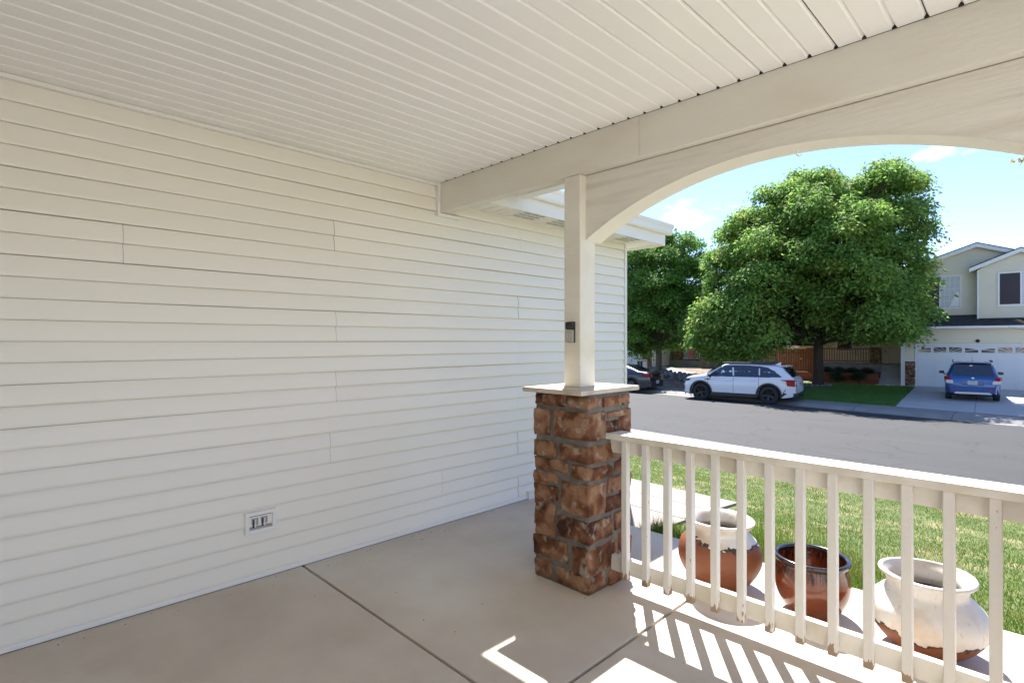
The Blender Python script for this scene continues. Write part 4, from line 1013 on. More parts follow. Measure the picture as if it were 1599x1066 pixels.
# retaining planter of stacked timbers
pw_ = thing('timber_planter', 'low reddish timber retaining wall with planting, behind the lawn', 'planter', HA, RA)
for j in range(4):
    x = -6.6
    for L_ in ((1.7, 1.7, 1.56) if j % 2 else (.9, 1.8, 1.7, .56)):
        MB().box(x+.004, x+L_-.004, .55+.01*j, .70+.01*j, -.9+.145*j, -.9+.145*(j+1)-.006).build('timber', 'timber', pw_); x += L_
MB().box(-6.6, -1.7, .70, 2.0, -.9, -.42).build('soil', 'soil', pw_)
for j in range(4): MB().box(-1.79, -1.66, .72, 2.0, -.9+.145*j, -.9+.145*(j+1)-.006).build('timber', 'timber', pw_)
def shrub(name, label, loc, rx, rz_, n, m, sz, seed, group=None, cat='shrub'):
    t = thing(name, label, cat, loc, 0, group)
    r = np.random.RandomState(seed); cs = [tuple(np.array([r.normal()*rx*.35, r.normal()*rx*.35, rz_*r.uniform(.35, .75)])) for _ in range(7)]
    co, n_ = leaves_mesh(cs, [rx*.62]*7, n, sz, seed, twig=.07); co[:, 2] = np.maximum(co[:, 2], .01)
    big_mesh('foliage', co, n_, m, t)
    b = MB()
    for c in cs: b.tube([(0, 0, -.05), (c[0]*.5, c[1]*.5, c[2]*.5), c], [.015, .01, .004], 5)
    b.build('stem', 'bark', t)
    return t
shrub('round_shrub', 'dark round shrub in front of the timber planter, nearer the big trunk', PA(-3.55, .15, -.87), .36, .78, 3600, 'shrub', .05, 1)
shrub('round_shrub', 'dark round shrub in front of the timber planter, nearer the steps', PA(-2.5, .15, -.87), .36, .78, 3600, 'shrub', .05, 2)
for i, (s_, d_) in enumerate([(-4.2, 1.3), (-3.6, 1.3), (-3.0, 1.3), (-2.3, 1.25)]):
    shrub('planter_shrub', 'dark low shrub growing in the timber planter below the porch', PA(s_, d_, -.44), .28, .42, 2200, 'shrub', .05, 10+i, group='shrubs in the timber planter')
# fences
def fence(name, label, x0, x1, y, z0, z1, m, w_=.14):
    f = thing(name, label, 'fence', HA, RA); me_ = MB().box(0, w_-.012, 0, .02, 0, 1).mesh('plank', m); r = random.Random(3); x = x0
    while x < x1-w_*.5:
        linked('plank', me_, f, (x, y+r.uniform(-.004, .004), z0), (0, 0, 0), (1, 1, z1-z0+r.uniform(-.015, .015))); x += w_
    for z_ in (z0+.3, z1-.3): MB().box(x0, x1, y+.022, y+.06, z_, z_+.09).build('fence_rail', m, f)
    x = x0
    while x < x1+.1: MB().box(x-.05, x+.05, y+.022, y+.12, z0, z1-.04).build('post', m, f); x += 2.4
    return f
fence('cedar_fence', 'orange stained board fence behind the white car beside the big trunk', -7.55, -5.0, 3.5, -.75, .98, 'redwood')
fence('weathered_fence', 'grey brown weathered board fence left of the orange one', -12.6, -7.6, 3.6, -.7, .84, 'greywood')

# ------------------------------------------------------------------ house opposite left
HB = (-20.96, 38.5, 0); RB = math.atan2(.12, .993)
hB = thing('left_house', 'house with grey garage door, stone pier and raised porch behind the smaller tree', 'house', HB, RB)
b = MB(); lap_rect(b, -8, -.9, 1.75, 2.6, -2.0); lap_rect(b, -.92, -.25, -.4, 2.6, -1.9); lap_rect(b, -8.0, -5.6, -.4, 1.75, -2); b.build('wall', 'hgrey', hB)
MB().box(-8, -.4, -1.97, 6, -.5, 2.6).build('garage_core', 'hgrey', hB)
b = MB(); lap_rect(b, -1.25, -.05, .0, 2.6, .7); lap_rect(b, -1.3, 3.5, 0.0, 2.7, 2.6); b.build('porch_wall', 'hyellow', hB)
b = MB(); lap_rect(b, 3.45, 6.2, -.5, 2.7, .05); b.build('side_wall', 'hgrey', hB); MB().box(3.45, 6.2, .07, 6, -.5, 2.7).build('side_core', 'hgrey', hB)
MB().box(-.08, .02, .5, 2.6, .02, 2.6).build('corner_board', 'htrim', hB); MB().box(-.99, -.90, -2.03, -1.88, -.4, 2.6).build('corner_board', 'htrim', hB)
gd = MB().box(-5.6, -1.83, -2.02, -2.0, -.45, 1.75).build('garage_door', 'gdoor', hB)
for i in range(4):
    for j in range(4): MB().box(-5.55+.93*i, -4.68+.93*i, -2.035, -2.02, -.42+.54*j, .06+.54*j).build('door_panel', 'gdoor', gd)
MB().box(-1.86, -1.78, -2.06, -1.98, -.4, 1.8).build('door_trim', 'htrim', hB)
pr_ = MB().box(-1.78, -1.0, -2.06, -1.96, -.45, 1.5).build('stone_pier', 'mortar', hB)
def face_stones(parent, x0, x1, y, z0, z1, seed):
    r = random.Random(seed); z = z0
    while z < z1-.04:
        h_ = min(r.uniform(.13, .24), z1-z); x = x0
        while x < x1-.05:
            w_ = min(r.uniform(.2, .38), x1-x); MB().box(x+.01, x+w_-.01, y-.04, y, z+.01, z+h_-.01).build('stone', 'stone', parent, bevel=.01); x += w_
        z += h_
face_stones(pr_, -1.78, -1.0, -2.06, -.4, 1.5, 5)
MB().box(-1.25, 3.44, -.12, 2.6, -.5, .03).build('porch_slab', 'walk', hB)
MB().box(-3.2, -1.0, -1.9+.9, -.12+.1, -.5, -.12).build('step', 'walk', hB)
pp = MB().box(-.02, .58, -.05, .5, .03, 1.15).build('pillar', 'mortar', hB); face_stones(pp, -.03, .59, -.05, .04, 1.14, 6)
b = MB(); b.box(-.10, .66, -.14, .58, 1.15, 1.22); b.hexa([(.0, -.04, 1.22), (.56, -.04, 1.22), (.56, .48, 1.22), (.0, .48, 1.22)], [(.2, .12, 1.40), (.36, .12, 1.40), (.36, .32, 1.40), (.2, .32, 1.40)]); b.build('pillar_cap', 'htrim', hB)
MB().box(.21, .35, .14, .30, 1.4, 2.6).build('pillar_post', 'htrim', hB)
MB().box(-.05, .95, 2.50, 2.58, .03, 2.3).build('front_door', 'screen', hB)
MB().box(1.1, 1.2, 2.48, 2.6, .03, 2.6).build('door_trim', 'htrim', hB)
rr_ = MB(); rr_.box(.60, 3.4, .0, .07, 1.0, 1.07); rr_.box(.60, 3.4, .02, .06, .12, .19); rr_ = rr_.build('porch_rail', 'htrim', hB)
bmz = MB().box(-.025, .025, 0, .03, 0, .85).mesh('baluster', 'htrim')
for i in range(19): linked('baluster', bmz, rr_, (.72+.145*i, .02, .16))
b = MB(); b.add([(-1.3, -.5, 2.62), (3.5, -.5, 2.62), (3.5, 2.7, 3.4), (-1.3, 2.7, 3.4)], [(0, 1, 2, 3)]); b.box(-1.3, 3.5, -.5, -.47, 2.45, 2.62); b.build('porch_roof', 'shingle', hB)
MB().box(-8, 6.2, 2.8, 9, 2.5, 4.6).build('upper_floor', 'hsiding', hB)
b = MB(); b.add([(-8.5, -2.5, 2.6), (-.7, -2.5, 2.6), (-.7, 2.7, 4.0), (-8.5, 2.7, 4.0)], [(0, 1, 2, 3)]); b.add([(3.2, -.4, 2.7), (6.5, -.4, 2.7), (6.5, 2.8, 3.9), (3.2, 2.8, 3.9)], [(0, 1, 2, 3)]); b.build('garage_roof', 'shingle', hB)
b = MB(); b.add([(-8.4, 2.4, 4.5), (6.6, 2.4, 4.5), (6.6, 6, 5.7), (-8.4, 6, 5.7)], [(0, 1, 2, 3)]); b.add([(-8.4, 9.6, 4.5), (6.6, 9.6, 4.5), (6.6, 6, 5.7), (-8.4, 6, 5.7)], [(0, 1, 2, 3)]); b.build('main_roof', 'shingle', hB)
mt = MB().box(4.25, 4.45, -.02, .04, .55, .95).build('utility_meter', 'black', hB)
b = MB()
for z_ in (.25, .5, .8): b.tube([(3.7, -.03, z_), (4.9, -.03, z_)], .02, 6)
b.tube([(3.7, -.03, .25), (3.7, -.03, .8)], .02, 6); b.tube([(4.9, -.03, -.4), (4.9, -.03, .8)], .02, 6); b.build('utility_pipe', 'black', hB)
b = MB(); n = 14
b.add([(1.05+.62*i/n, -.035+.012*math.sin(i*1.7), z) for i in range(n+1) for z in (.14, 1.09)]+[(1.05+.62*i/n, -.02+.012*math.sin(i*1.7), z) for i in range(n+1) for z in (.14, 1.09)],
      [(2*i, 2*i+2, 2*i+3, 2*i+1) for i in range(n)]+[(2*n+2+2*i, 2*n+4+2*i, 2*n+5+2*i, 2*n+3+2*i) for i in range(n)])
o = b.build('hanging_towel', 'pink', loc=HB, smooth=True); o.rotation_euler = (0, 0, RB); tag(o, 'pink towel hung over the white porch railing of the house on the left', 'towel')
# white box lantern / little cabinet near the garage
t = thing('yard_box', 'small white cabinet with a dark front and flat dark lid, behind the dark sedan', 'box', (-19.9, 32.0, -.75), .35)
MB().box(-.35, .35, -.25, .25, .05, 1.02).build('cabinet', 'htrim', t); MB().box(-.44, .44, -.32, .32, 1.02, 1.07).build('lid', 'screen', t)
MB().box(-.2, .14, -.265, -.25, .42, .88).build('front_panel', 'screen', t); MB().box(-.035, -.015, -.275, -.266, .42, .88).build('glazing_bar', 'htrim', t)

# rocks
rm = []
for s_ in range(6):
    r = random.Random(s_); bm = bmesh.new(); bmesh.ops.create_icosphere(bm, subdivisions=2, radius=.2)
    for v in bm.verts: v.co *= 1+.28*math.sin(v.co.x*17+s_)*math.cos(v.co.y*15+2*s_)+r.uniform(-.06, .06); v.co.z *= .72
    me_ = bpy.data.meshes.new('rock'); bm.to_mesh(me_); bm.free(); me_.materials.append(M['rock']); rm.append(me_)
r = random.Random(2)
for i in range(46):
    u = r.uniform(0, 1); x = lerp(-18.5, -15.3, u)+r.gauss(0, .18); y = lerp(32.2, 29.9, u)+r.gauss(0, .35)
    o = linked('rock', rm[i % 6], None, (x, y, far_z(x, y)+.03+.14*r.random()), (r.random()*3, r.random()*3, r.random()*6), (r.uniform(.6, 1.35),)*3)
    tag(o, 'grey rock in the loose pile beside the smaller tree trunk', 'rock', 'rocks piled on the mulch slope')

# ------------------------------------------------------------------ a pale neighbour house glimpsed between and behind the trees
hC = thing('rear_house', 'tan neighbouring house glimpsed beyond the fences under the big tree', 'house', (-18.2, 48, 0), RA)
b = MB(); lap_rect(b, -4, 8, -.5, 4.2, 0); b.build('wall', 'hsiding', hC); MB().box(-4, 8, .02, 7, -.5, 4.2).build('body', 'hsiding', hC)
b = MB(); b.add([(-4.4, -.4, 4.1), (8.4, -.4, 4.1), (8.4, 3.6, 5.4), (-4.4, 3.6, 5.4)], [(0, 1, 2, 3)]); b.add([(-4.4, 7.4, 4.1), (8.4, 7.4, 4.1), (8.4, 3.6, 5.4), (-4.4, 3.6, 5.4)], [(0, 1, 2, 3)]); b.build('roof', 'shingle', hC)
window(hC, 0, 1.4, 1.2, 2.4, -.01, .7)

# ------------------------------------------------------------------ cars
def car(name, label, loc, heading, sp):
    t = thing(name, label, 'car', loc, heading)
    L = sp['L']; rw = sp['r']; xr, xf = sp['xr'], sp['xf']; sill = sp['sill']; paint = sp['paint']
    top = lambda x: interp(x, sp['top']); belt = lambda x: min(interp(x, sp['belt']), top(x)-.015); hw = lambda x: interp(x, sp['w'])
    tumble = lambda x: interp(top(x)-belt(x), [(.0, .04), (.1, .10), (.45, sp['tum'])])
    def zb(x):
        z = interp(x, [(0, sill+.18), (.12, sill+.06), (.5, sill), (L-.6, sill), (L-.12, sill+.02), (L, sill+.14)])
        for xc in (xr, xf):
            ra = rw+.075
            if abs(x-xc) < ra: z = max(z, rw+math.sqrt(ra*ra-(x-xc)**2))
        return min(z, belt(x)-.12)
    xs = sorted(set([round(L*i/110, 4) for i in range(111)]+[xc+s_*(rw+.075) for xc in (xr, xf) for s_ in (-1, -.98, .98, 1)]))
    b = MB(); K = 15; vs = []
    for x in xs:
        w = hw(x); zt, zl, z0 = top(x), belt(x), zb(x); wt = w-tumble(x); wl_ = w-.015
        e = zt-zl; pts = [(0, zt), (wt*.6, zt-.012*min(1, e/.3)), (wt*.88, zt-.035*min(1, e/.3)), (wt, zt-.10*min(1, e/.4)), (lerp(wt, wl_, .5), lerp(zt-.10*min(1, e/.4), zl, .5)), (wl_-.012, zl), (w, zl-.05 if zl-.05 > z0 else zl-.01), (w+.008, max(z0+.02, lerp(zl, z0, .45))), (w, z0+.012), (w-.03, z0), (w-.22, z0)]
        vs.append([(x, y, z) for y, z in pts])
    n = len(vs[0])
    for sgn in (1, -1):
        flat = [(x, y*sgn, z) for r in vs for x, y, z in r]
        b.add(flat, [(i*n+j, (i+1)*n+j, (i+1)*n+j+1, i*n+j+1) if sgn > 0 else (i*n+j+1, (i+1)*n+j+1, (i+1)*n+j, i*n+j) for i in range(len(vs)-1) for j in range(n-1)])
    for r_, e_ in ((vs[0], 0), (vs[-1], 1)):
        poly = [(x, y, z) for x, y, z in r_]+[(x, -y, z) for x, y, z in r_[::-1] if y != 0]; b.add(poly, [tuple(range(len(poly)))])
    me_ = b.mesh('body', paint); bm = bmesh.new(); bm.from_mesh(me_); bmesh.ops.remove_doubles(bm, verts=bm.verts[:], dist=.0015); bmesh.ops.recalc_face_normals(bm, faces=bm.faces[:]); bm.to_mesh(me_); bm.free()
    me_.polygons.foreach_set('use_smooth', [True]*len(me_.polygons)); me_.set_sharp_from_angle(angle=R(38)); body = linked('body', me_, t)
    # dark underbody that closes the wheel wells
    ub = MB(); ub.box(.25, L-.25, -hw(L/2)+.24, hw(L/2)-.24, sill-.04, .62)
    for xc in (xr, xf): ub.box(xc-rw-.1, xc+rw+.1, -hw(L/2)+.16, hw(L/2)-.16, rw+.02, min(rw*2+.12, belt(xc)-.1))
    ub.build('underbody', 'under', t)
    def surf(x, z):
        w = hw(x); zt, zl = top(x), belt(x); wt = w-tumble(x)
        if z <= zl: return w
        e = zt-zl; zk = zt-.10*min(1, e/.4); q = min(1, (z-zl)/max(.01, zk-zl)); return lerp(w-.027, wt, q)
    def glass(name_, pts, m='cglass', off=.006, par=t):
        for sgn in (1, -1):
            b = MB(); n_ = len(pts)
            # refine edges so the pane follows the body
            P = []
            for i in range(n_):
                a, c = pts[i], pts[(i+1) % n_]
                for q in range(6): P.append((lerp(a[0], c[0], q/6), lerp(a[1], c[1], q/6)))
            cx_ = sum(p[0] for p in P)/len(P); cz_ = sum(p[1] for p in P)/len(P)
            rings = []
            for f_ in (1, .66, .33):
                rings.append([(cx_+(p[0]-cx_)*f_, cz_+(p[1]-cz_)*f_) for p in P])
            V = [(x, sgn*(surf(x, z)+off), z) for rg in rings for x, z in rg]+[(cx_, sgn*(surf(cx_, cz_)+off), cz_)]
            m_ = len(P); Fc = [(r0*m_+i, r0*m_+(i+1) % m_, (r0+1)*m_+(i+1) % m_, (r0+1)*m_+i) for r0 in range(2) for i in range(m_)]+[(2*m_+i, 2*m_+(i+1) % m_, 3*m_) for i in range(m_)]
            V += [(x, sgn*(surf(x, z)-.01), z) for x, z in P]; Fc += [(i, (i+1) % m_, 3*m_+1+(i+1) % m_, 3*m_+1+i) for i in range(m_)]
            b.add(V, Fc); b.build(name_, m, par, smooth=30)
    for g_ in sp['side']: glass('side_window', g_)
    if sp.get('surround'): glass('window_trim', sp['surround'][1], sp['surround'][0], .002)
    # door gaps: thin dark seams
    for xg in sp['gaps']:
        zt_ = belt(xg)-.0; 
        for sgn in (1, -1):
            b = MB(); zs_ = [sill+.12+(zt_-sill-.14)*i/5 for i in range(6)]
            b.add([(xg+dx, sgn*(surf(xg, z)+.0095 if z < zt_ else 0), z) for z in zs_ for dx in (-.006, .006)], [(2*i, 2*i+1, 2*i+3, 2*i+2) for i in range(5)]); b.build('door_gap', 'dark', t)
    for xg in sp['handles']:
        for sgn in (1, -1):
            y = sgn*(surf(xg, belt(xg)-.14)+.012); MB().box(xg-.11, xg+.11, min(y, y+sgn*.028), max(y, y+sgn*.028), belt(xg)-.155, belt(xg)-.125).build('door_handle', sp.get('handlem', paint), t, bevel=.006)
    # rear and front glass on the sloping body
    def slope_glass(name_, xa, xb, wa, wb_, m='cglass', inv=1):
        b = MB(); nn = 8; V = []
        for i in range(nn+1):
            x = lerp(xa, xb, i/nn); w = lerp(wa, wb_, i/nn)
            for y in (-1, -.66, -.33, 0, .33, .66, 1): 
                z = top(x)+.008-.012*min(1, (top(x)-belt(x))/.3)*(abs(y)**2); V.append((x-.008*inv, y*w, z))
        b.add(V, [(i*7+j, i*7+j+1, (i+1)*7+j+1, (i+1)*7+j) for i in range(nn) for j in range(6)]); return b.build(name_, m, t, smooth=True)
    slope_glass('rear_window', *sp['rearg']); slope_glass('windscreen', *sp['frontg'], inv=-1)
    # wheels
    tm_ = MB().lathe([(rw*.62, -.09), (rw*.88, -.105), (rw*.985, -.085), (rw, -.05), (rw, .05), (rw*.985, .085), (rw*.88, .105), (rw*.66, .10), (rw*.62, .07)], 36, axis='y').mesh('tyre', 'tyre', 40)
    rmb = MB(); rmb.lathe([(rw*.665, .095), (rw*.64, .098), (rw*.60, .085), (rw*.585, .05)], 36, axis='y'); rmb.lathe([(.001, .045), (rw*.16, .055), (rw*.17, .03)], 16, axis='y')
    ns = sp['spokes']
    for k_ in range(ns):
        for da in ((-.12, .12) if ns <= 6 else (0,)):
            a = 2*math.pi*k_/ns+da; ca, sa = math.cos(a), math.sin(a); wd = rw*.055 if ns <= 6 else rw*.06
            p = lambda rr, ww, yy: (rr*ca-ww*sa, yy, rr*sa+ww*ca)
            rmb.add([p(rw*.10, -wd, .06), p(rw*.10, wd, .06), p(rw*.64, wd*.8, .088), p(rw*.64, -wd*.8, .088), p(rw*.10, -wd, .03), p(rw*.10, wd, .03), p(rw*.64, wd*.8, .055), p(rw*.64, -wd*.8, .055)], [(0, 1, 2, 3), (0, 4, 5, 1), (1, 5, 6, 2), (3, 2, 6, 7), (0, 3, 7, 4), (4, 7, 6, 5)])
    rme = rmb.mesh('rim', sp['rim'], 30); bdm = MB().lathe([(.001, .02), (rw*.6, .02), (rw*.62, -.08), (.001, -.08)], 24, axis='y').mesh('brake_disc', 'under')
    for xc in (xr, xf):
        for sgn in (1, -1):
            w_ = bpy.data.objects.new('wheel', None); C.objects.link(w_); w_.parent = t; w_.location = (xc, sgn*(hw(xc)-.115), rw); w_.rotation_euler = (0, rnd.uniform(0, 1), 0 if sgn > 0 else math.pi)
            linked('tyre', tm_, w_); linked('rim', rme, w_); linked('brake_disc', bdm, w_)
            if sp.get('clad'):
                b = MB(); n_ = 26; V = []
                for i in range(n_+1):
                    a = math.pi*(-.06+1.12*i/n_)
                    for rr in (rw+.07, rw+.14):
                        x = xc+rr*math.cos(a); z = rw+rr*math.sin(a); V.append((x, sgn*(hw(x)+.018), max(z, sill-.0)))
                V += [(x, y-sgn*.05, z) for x, y, z in V]
                m_ = 2*(n_+1); Fc = []
                for i in range(n_):
                    j = 2*i; Fc += [(j, j+1, j+3, j+2), (j, j+2, m_+j+2, m_+j), (j+1, m_+j+1, m_+j+3, j+3)]
                b.add(V, Fc); b.build('wheel_arch', 'black', t, smooth=40)
    if sp.get('clad'):
        for sgn in (1, -1):
            y = sgn*hw(L/2); b = MB(); b.box(xr+rw+.1, xf-rw-.1, min(y-sgn*.06, y+sgn*.02), max(y-sgn*.06, y+sgn*.02), sill-.03, sill+.13); b.build('sill_cladding', 'black', t, bevel=.01)
    # mirrors
    xm_ = sp['mirror']
    for sgn in (1, -1):
        b = MB(); zc = belt(xm_)+.09; y0_ = surf(xm_, belt(xm_)); b.hexa([(xm_-.05, sgn*(y0_+.04), zc-.07), (xm_+.08, sgn*(y0_+.03), zc-.06), (xm_+.08, sgn*(y0_+.20), zc-.05), (xm_-.05, sgn*(y0_+.23), zc-.06)], [(xm_-.05, sgn*(y0_+.05), zc+.07), (xm_+.07, sgn*(y0_+.04), zc+.05), (xm_+.07, sgn*(y0_+.19), zc+.05), (xm_-.05, sgn*(y0_+.22), zc+.06)])
        b.box(xm_-.02, xm_+.04, min(sgn*(y0_-.03), sgn*(y0_+.06)), max(sgn*(y0_-.03), sgn*(y0_+.06)), zc-.10, zc-.06); b.build('mirror', sp['mirrorm'], t, bevel=.012)
    return t, surf, hw, top, belt
def rbox(t, name, m, x0, x1, y0, y1, z0, z1, bev=.01):
    return MB().box(x0, x1, y0, y1, z0, z1).build(name, m, t, bevel=bev)
def plate_(t, x, y, z, w=.31, h=.155, chars=6):
    p = MB().box(x-.012, x, y-w/2, y+w/2, z-h/2, z+h/2).build('licence_plate', 'plate', t, bevel=.004)
    b = MB()
    for i in range(chars):
        yc = y+w*.38-(w*.76)*i/(chars-1)
        b.box(x-.0145, x-.0125, yc-.013, yc-.005, z-.045, z+.03); b.box(x-.0145, x-.0125, yc+.006, yc+.013, z-.045, z+.03); b.box(x-.0146, x-.0126, yc-.013, yc+.013, z+.022, z+.03)
    b.box(x-.0145, x-.0125, y-.07, y+.07, z+.045, z+.058); b.build('lettering', 'platetext', p)
    return p
# white three-row SUV, parked facing left
hd = math.atan2(-.1196, -.9928)
fx, fy = math.cos(hd), math.sin(hd)   # forward
lx_, ly_ = -math.sin(hd), math.cos(hd)  # car's left
sp = dict(L=4.75, r=.378, xr=1.0, xf=3.87, sill=.27, paint='pw', tum=.27, rim='rimb', spokes=5, clad=True, mirror=3.42, mirrorm='black',
 top=[(0, .98), (.04, 1.06), (.10, 1.13), (.30, 1.36), (.50, 1.575), (.62, 1.61), (1.0, 1.66), (1.8, 1.70), (2.6, 1.69), (2.95, 1.64), (3.2, 1.53), (3.75, 1.20), (3.95, 1.15), (4.3, 1.10), (4.56, 1.02), (4.68, .92), (4.73, .78), (4.75, .62)],
 belt=[(0, .94), (.10, 1.06), (.5, 1.13), (1.2, 1.12), (3.3, 1.05), (3.9, 1.05), (4.4, .98), (4.62, .85), (4.75, .6)],
 w=[(0, .80), (.06, .865), (.2, .905), (.7, .945), (2.4, .95), (4.1, .945), (4.38, .92), (4.58, .85), (4.69, .74), (4.75, .6)],
 side=[[(3.58, 1.10), (3.44, 1.22), (3.08, 1.47), (2.86, 1.555), (2.56, 1.585), (2.47, 1.11)], [(2.41, 1.115), (2.49, 1.588), (1.9, 1.59), (1.45, 1.57), (1.40, 1.125)], [(1.35, 1.13), (1.40, 1.565), (1.1, 1.52), (.82, 1.41), (.55, 1.20), (.50, 1.15)]],
 surround=('black', [(3.62, 1.085), (3.44, 1.235), (3.08, 1.485), (2.86, 1.572), (2.5, 1.603), (1.9, 1.607), (1.42, 1.585), (1.1, 1.54), (.80, 1.425), (.50, 1.20), (.44, 1.135)]),
 gaps=[3.55, 2.44, 1.40], handles=[2.66, 1.62], rearg=(.13, .50, .74, .66), frontg=(3.66, 3.02, .78, .62))
sx, sy = -8.65, 23.84  # rear left tyre contact
ox = sx-fx*1.0-lx_*.90; oy = sy-fy*1.0-ly_*.90
suv, surf, hw_, top_, belt_ = car('white_suv', 'white sport utility car with black wheels and tinted windows parked at the far kerb', (ox, oy, -1.205), hd, sp)
for s_ in (1, -1):
    b = MB(); b.hexa([(-.022, s_*.60, .78), (.02, s_*.905, .78), (.30, s_*.952, .80), (.02, s_*.60, .84)], [(.0, s_*.60, 1.03), (.04, s_*.90, 1.06), (.34, s_*.952, 1.06), (.06, s_*.60, 1.0)])
    b.build('taillight', 'red', suv, bevel=.01)
    b = MB(); b.hexa([(.33, s_*.925, .99), (.52, s_*.945, 1.03), (.52, s_*.965, 1.03), (.33, s_*.958, .99)], [(.33, s_*.925, 1.05), (.52, s_*.945, 1.05), (.52, s_*.965, 1.05), (.33, s_*.958, 1.05)]); b.build('taillight_tip', 'red', suv)
    b = MB(); b.hexa([(4.50, s_*.62, .80), (4.735, s_*.62, .80), (4.66, s_*.82, .82), (4.40, s_*.935, .86)], [(4.44, s_*.60, .94), (4.71, s_*.60, .92), (4.62, s_*.82, .94), (4.34, s_*.94, .99)]); b.build('headlight', 'black', suv, bevel=.01)
    rbox(suv, 'fog_lamp', 'black', 4.64, 4.74, min(s_*.62, s_*.76), max(s_*.62, s_*.76), .42, .66)
    rbox(suv, 'side_vent', 'black', 3.45, 3.68, min(s_*.945, s_*.972), max(s_*.945, s_*.972), .93, .97)
    rbox(suv, 'roof_rail', 'black', .95, 3.0, min(s_*.58, s_*.62), max(s_*.58, s_*.62), 1.645, 1.70+.03)
    b = MB(); b.hexa([(.42, s_*.915, .50), (.46, s_*.925, .50), (.46, s_*.945, .50), (.42, s_*.942, .50)], [(.33, s_*.89, .66), (.35, s_*.90, .66), (.35, s_*.935, .66), (.33, s_*.932, .66)]); b.build('bumper_fin', 'black', suv)
    rbox(suv, 'exhaust', 'chrome', -.03, .2, min(s_*.45, s_*.72), max(s_*.45, s_*.72), .40, .46)
b = MB(); b.hexa([(-.02, -.84, .30), (.55, -.935, .30), (.55, .935, .30), (-.02, .84, .30)], [(-.03, -.85, .50), (.45, -.95, .50), (.45, .95, .50), (-.03, .85, .50)]); b.build('rear_bumper', 'black', suv, bevel=.02)
b = MB(); b.hexa([(4.33, -.92, .26), (4.70, -.70, .26), (4.70, .70, .26), (4.33, .92, .26)], [(4.33, -.93, .36), (4.74, -.72, .36), (4.74, .72, .36), (4.33, .93, .36)]); b.build('front_lip', 'black', suv, bevel=.01)
b = MB(); b.hexa([(.36, -.58, 1.575), (.62, -.60, 1.59), (.62, .60, 1.59), (.36, .58, 1.575)], [(.37, -.58, 1.60), (.62, -.60, 1.625), (.62, .60, 1.625), (.37, .58, 1.60)]); b.build('spoiler', 'pw', suv, bevel=.01)
b = MB(); b.hexa([(.72, -.02, 1.63), (.95, -.03, 1.65), (.95, .03, 1.65), (.72, .02, 1.63)], [(.72, -.006, 1.75), (.80, -.01, 1.72), (.80, .01, 1.72), (.72, .006, 1.75)]); b.build('roof_antenna', 'pw', suv)
plate_(suv, -.022, 0, .88); rbox(suv, 'tailgate_gap', 'dark', -.004, .01, -.70, .70, .762, .77, .001)
# blue small crossover in the driveway, tail to the street
hd2 = RA+math.pi/2+.02
sp2 = dict(L=4.14, r=.335, xr=.80, xf=3.30, sill=.25, paint='pb', tum=.22, rim='rims', spokes=5, clad=False, mirror=2.95, mirrorm='black',
 top=[(0, .90), (.03, .96), (.08, 1.02), (.20, 1.26), (.36, 1.52), (.46, 1.55), (1.4, 1.59), (2.1, 1.58), (2.45, 1.50), (3.1, 1.12), (3.3, 1.04), (3.8, .93), (4.05, .78), (4.14, .60)],
 belt=[(0, .86), (.08, .97), (.6, 1.0), (2.9, .94), (3.4, .93), (3.9, .82), (4.14, .58)],
 w=[(0, .72), (.05, .80), (.2, .85), (.6, .875), (3.4, .875), (3.8, .80), (4.05, .62), (4.14, .45)],
 side=[[(2.95, .99), (2.5, 1.30), (2.25, 1.44), (2.02, 1.48), (1.98, 1.0)], [(1.92, 1.0), (1.96, 1.485), (1.35, 1.49), (1.18, 1.02)], [(1.10, 1.04), (1.28, 1.48), (.82, 1.45), (.62, 1.12)]],
 gaps=[1.95, 1.1], handles=[2.1, 1.25], rearg=(.085, .345, .66, .57), frontg=(3.04, 2.50, .74, .6))
mxp = (-2.575, 29.48)
fx, fy = math.cos(hd2), math.sin(hd2)
bl, surf, hw_, top_, belt_ = car('blue_hatchback', 'blue compact crossover parked tail out on the driveway before the white garage door', (mxp[0]-fx*.8, mxp[1]-fy*.8, -.975), hd2, sp2)
for s_ in (1, -1):
    b = MB(); b.hexa([(-.035, s_*.60, .70), (-.02, s_*.83, .71), (.30, s_*.905, .76), (.15, s_*.61, .74)], [(-.015, s_*.62, .84), (.01, s_*.84, .84), (.32, s_*.908, .86), (.2, s_*.60, .84)]); b.build('reverse_lamp', 'clearl', bl, bevel=.012)
    b = MB(); b.hexa([(-.015, s_*.62, .843), (.01, s_*.84, .843), (.32, s_*.908, .863), (.2, s_*.60, .843)], [(.03, s_*.68, .97), (.06, s_*.82, .98), (.34, s_*.90, .98), (.24, s_*.64, .97)]); b.build('taillight', 'red', bl, bevel=.012)
    rbox(bl, 'reflector', 'red', -.045, -.03, min(s_*.50, s_*.72), max(s_*.50, s_*.72), .50, .535, .004)
    rbox(bl, 'roof_rail', 'black', .55, 2.2, min(s_*.60, s_*.64), max(s_*.60, s_*.64), 1.56, 1.64)
b = MB(); b.hexa([(-.03, -.70, .32), (.5, -.88, .28), (.5, .88, .28), (-.03, .70, .32)], [(-.035, -.74, .60), (.3, -.86, .62), (.3, .86, .62), (-.035, .74, .60)]); b.build('rear_bumper', 'pb', bl, bevel=.03)
b = MB(); b.hexa([(-.055, -.60, .29), (-.03, -.60, .29), (-.03, .60, .29), (-.055, .60, .29)], [(-.055, -.52, .37), (-.03, -.52, .37), (-.03, .52, .37), (-.055, .52, .37)]); b.build('skid_plate', 'silver', bl, bevel=.006)
plate_(bl, -.012, 0, .745, .31, .15); rbox(bl, 'plate_recess', 'pb', -.008, .01, -.33, .33, .64, .83, .01)
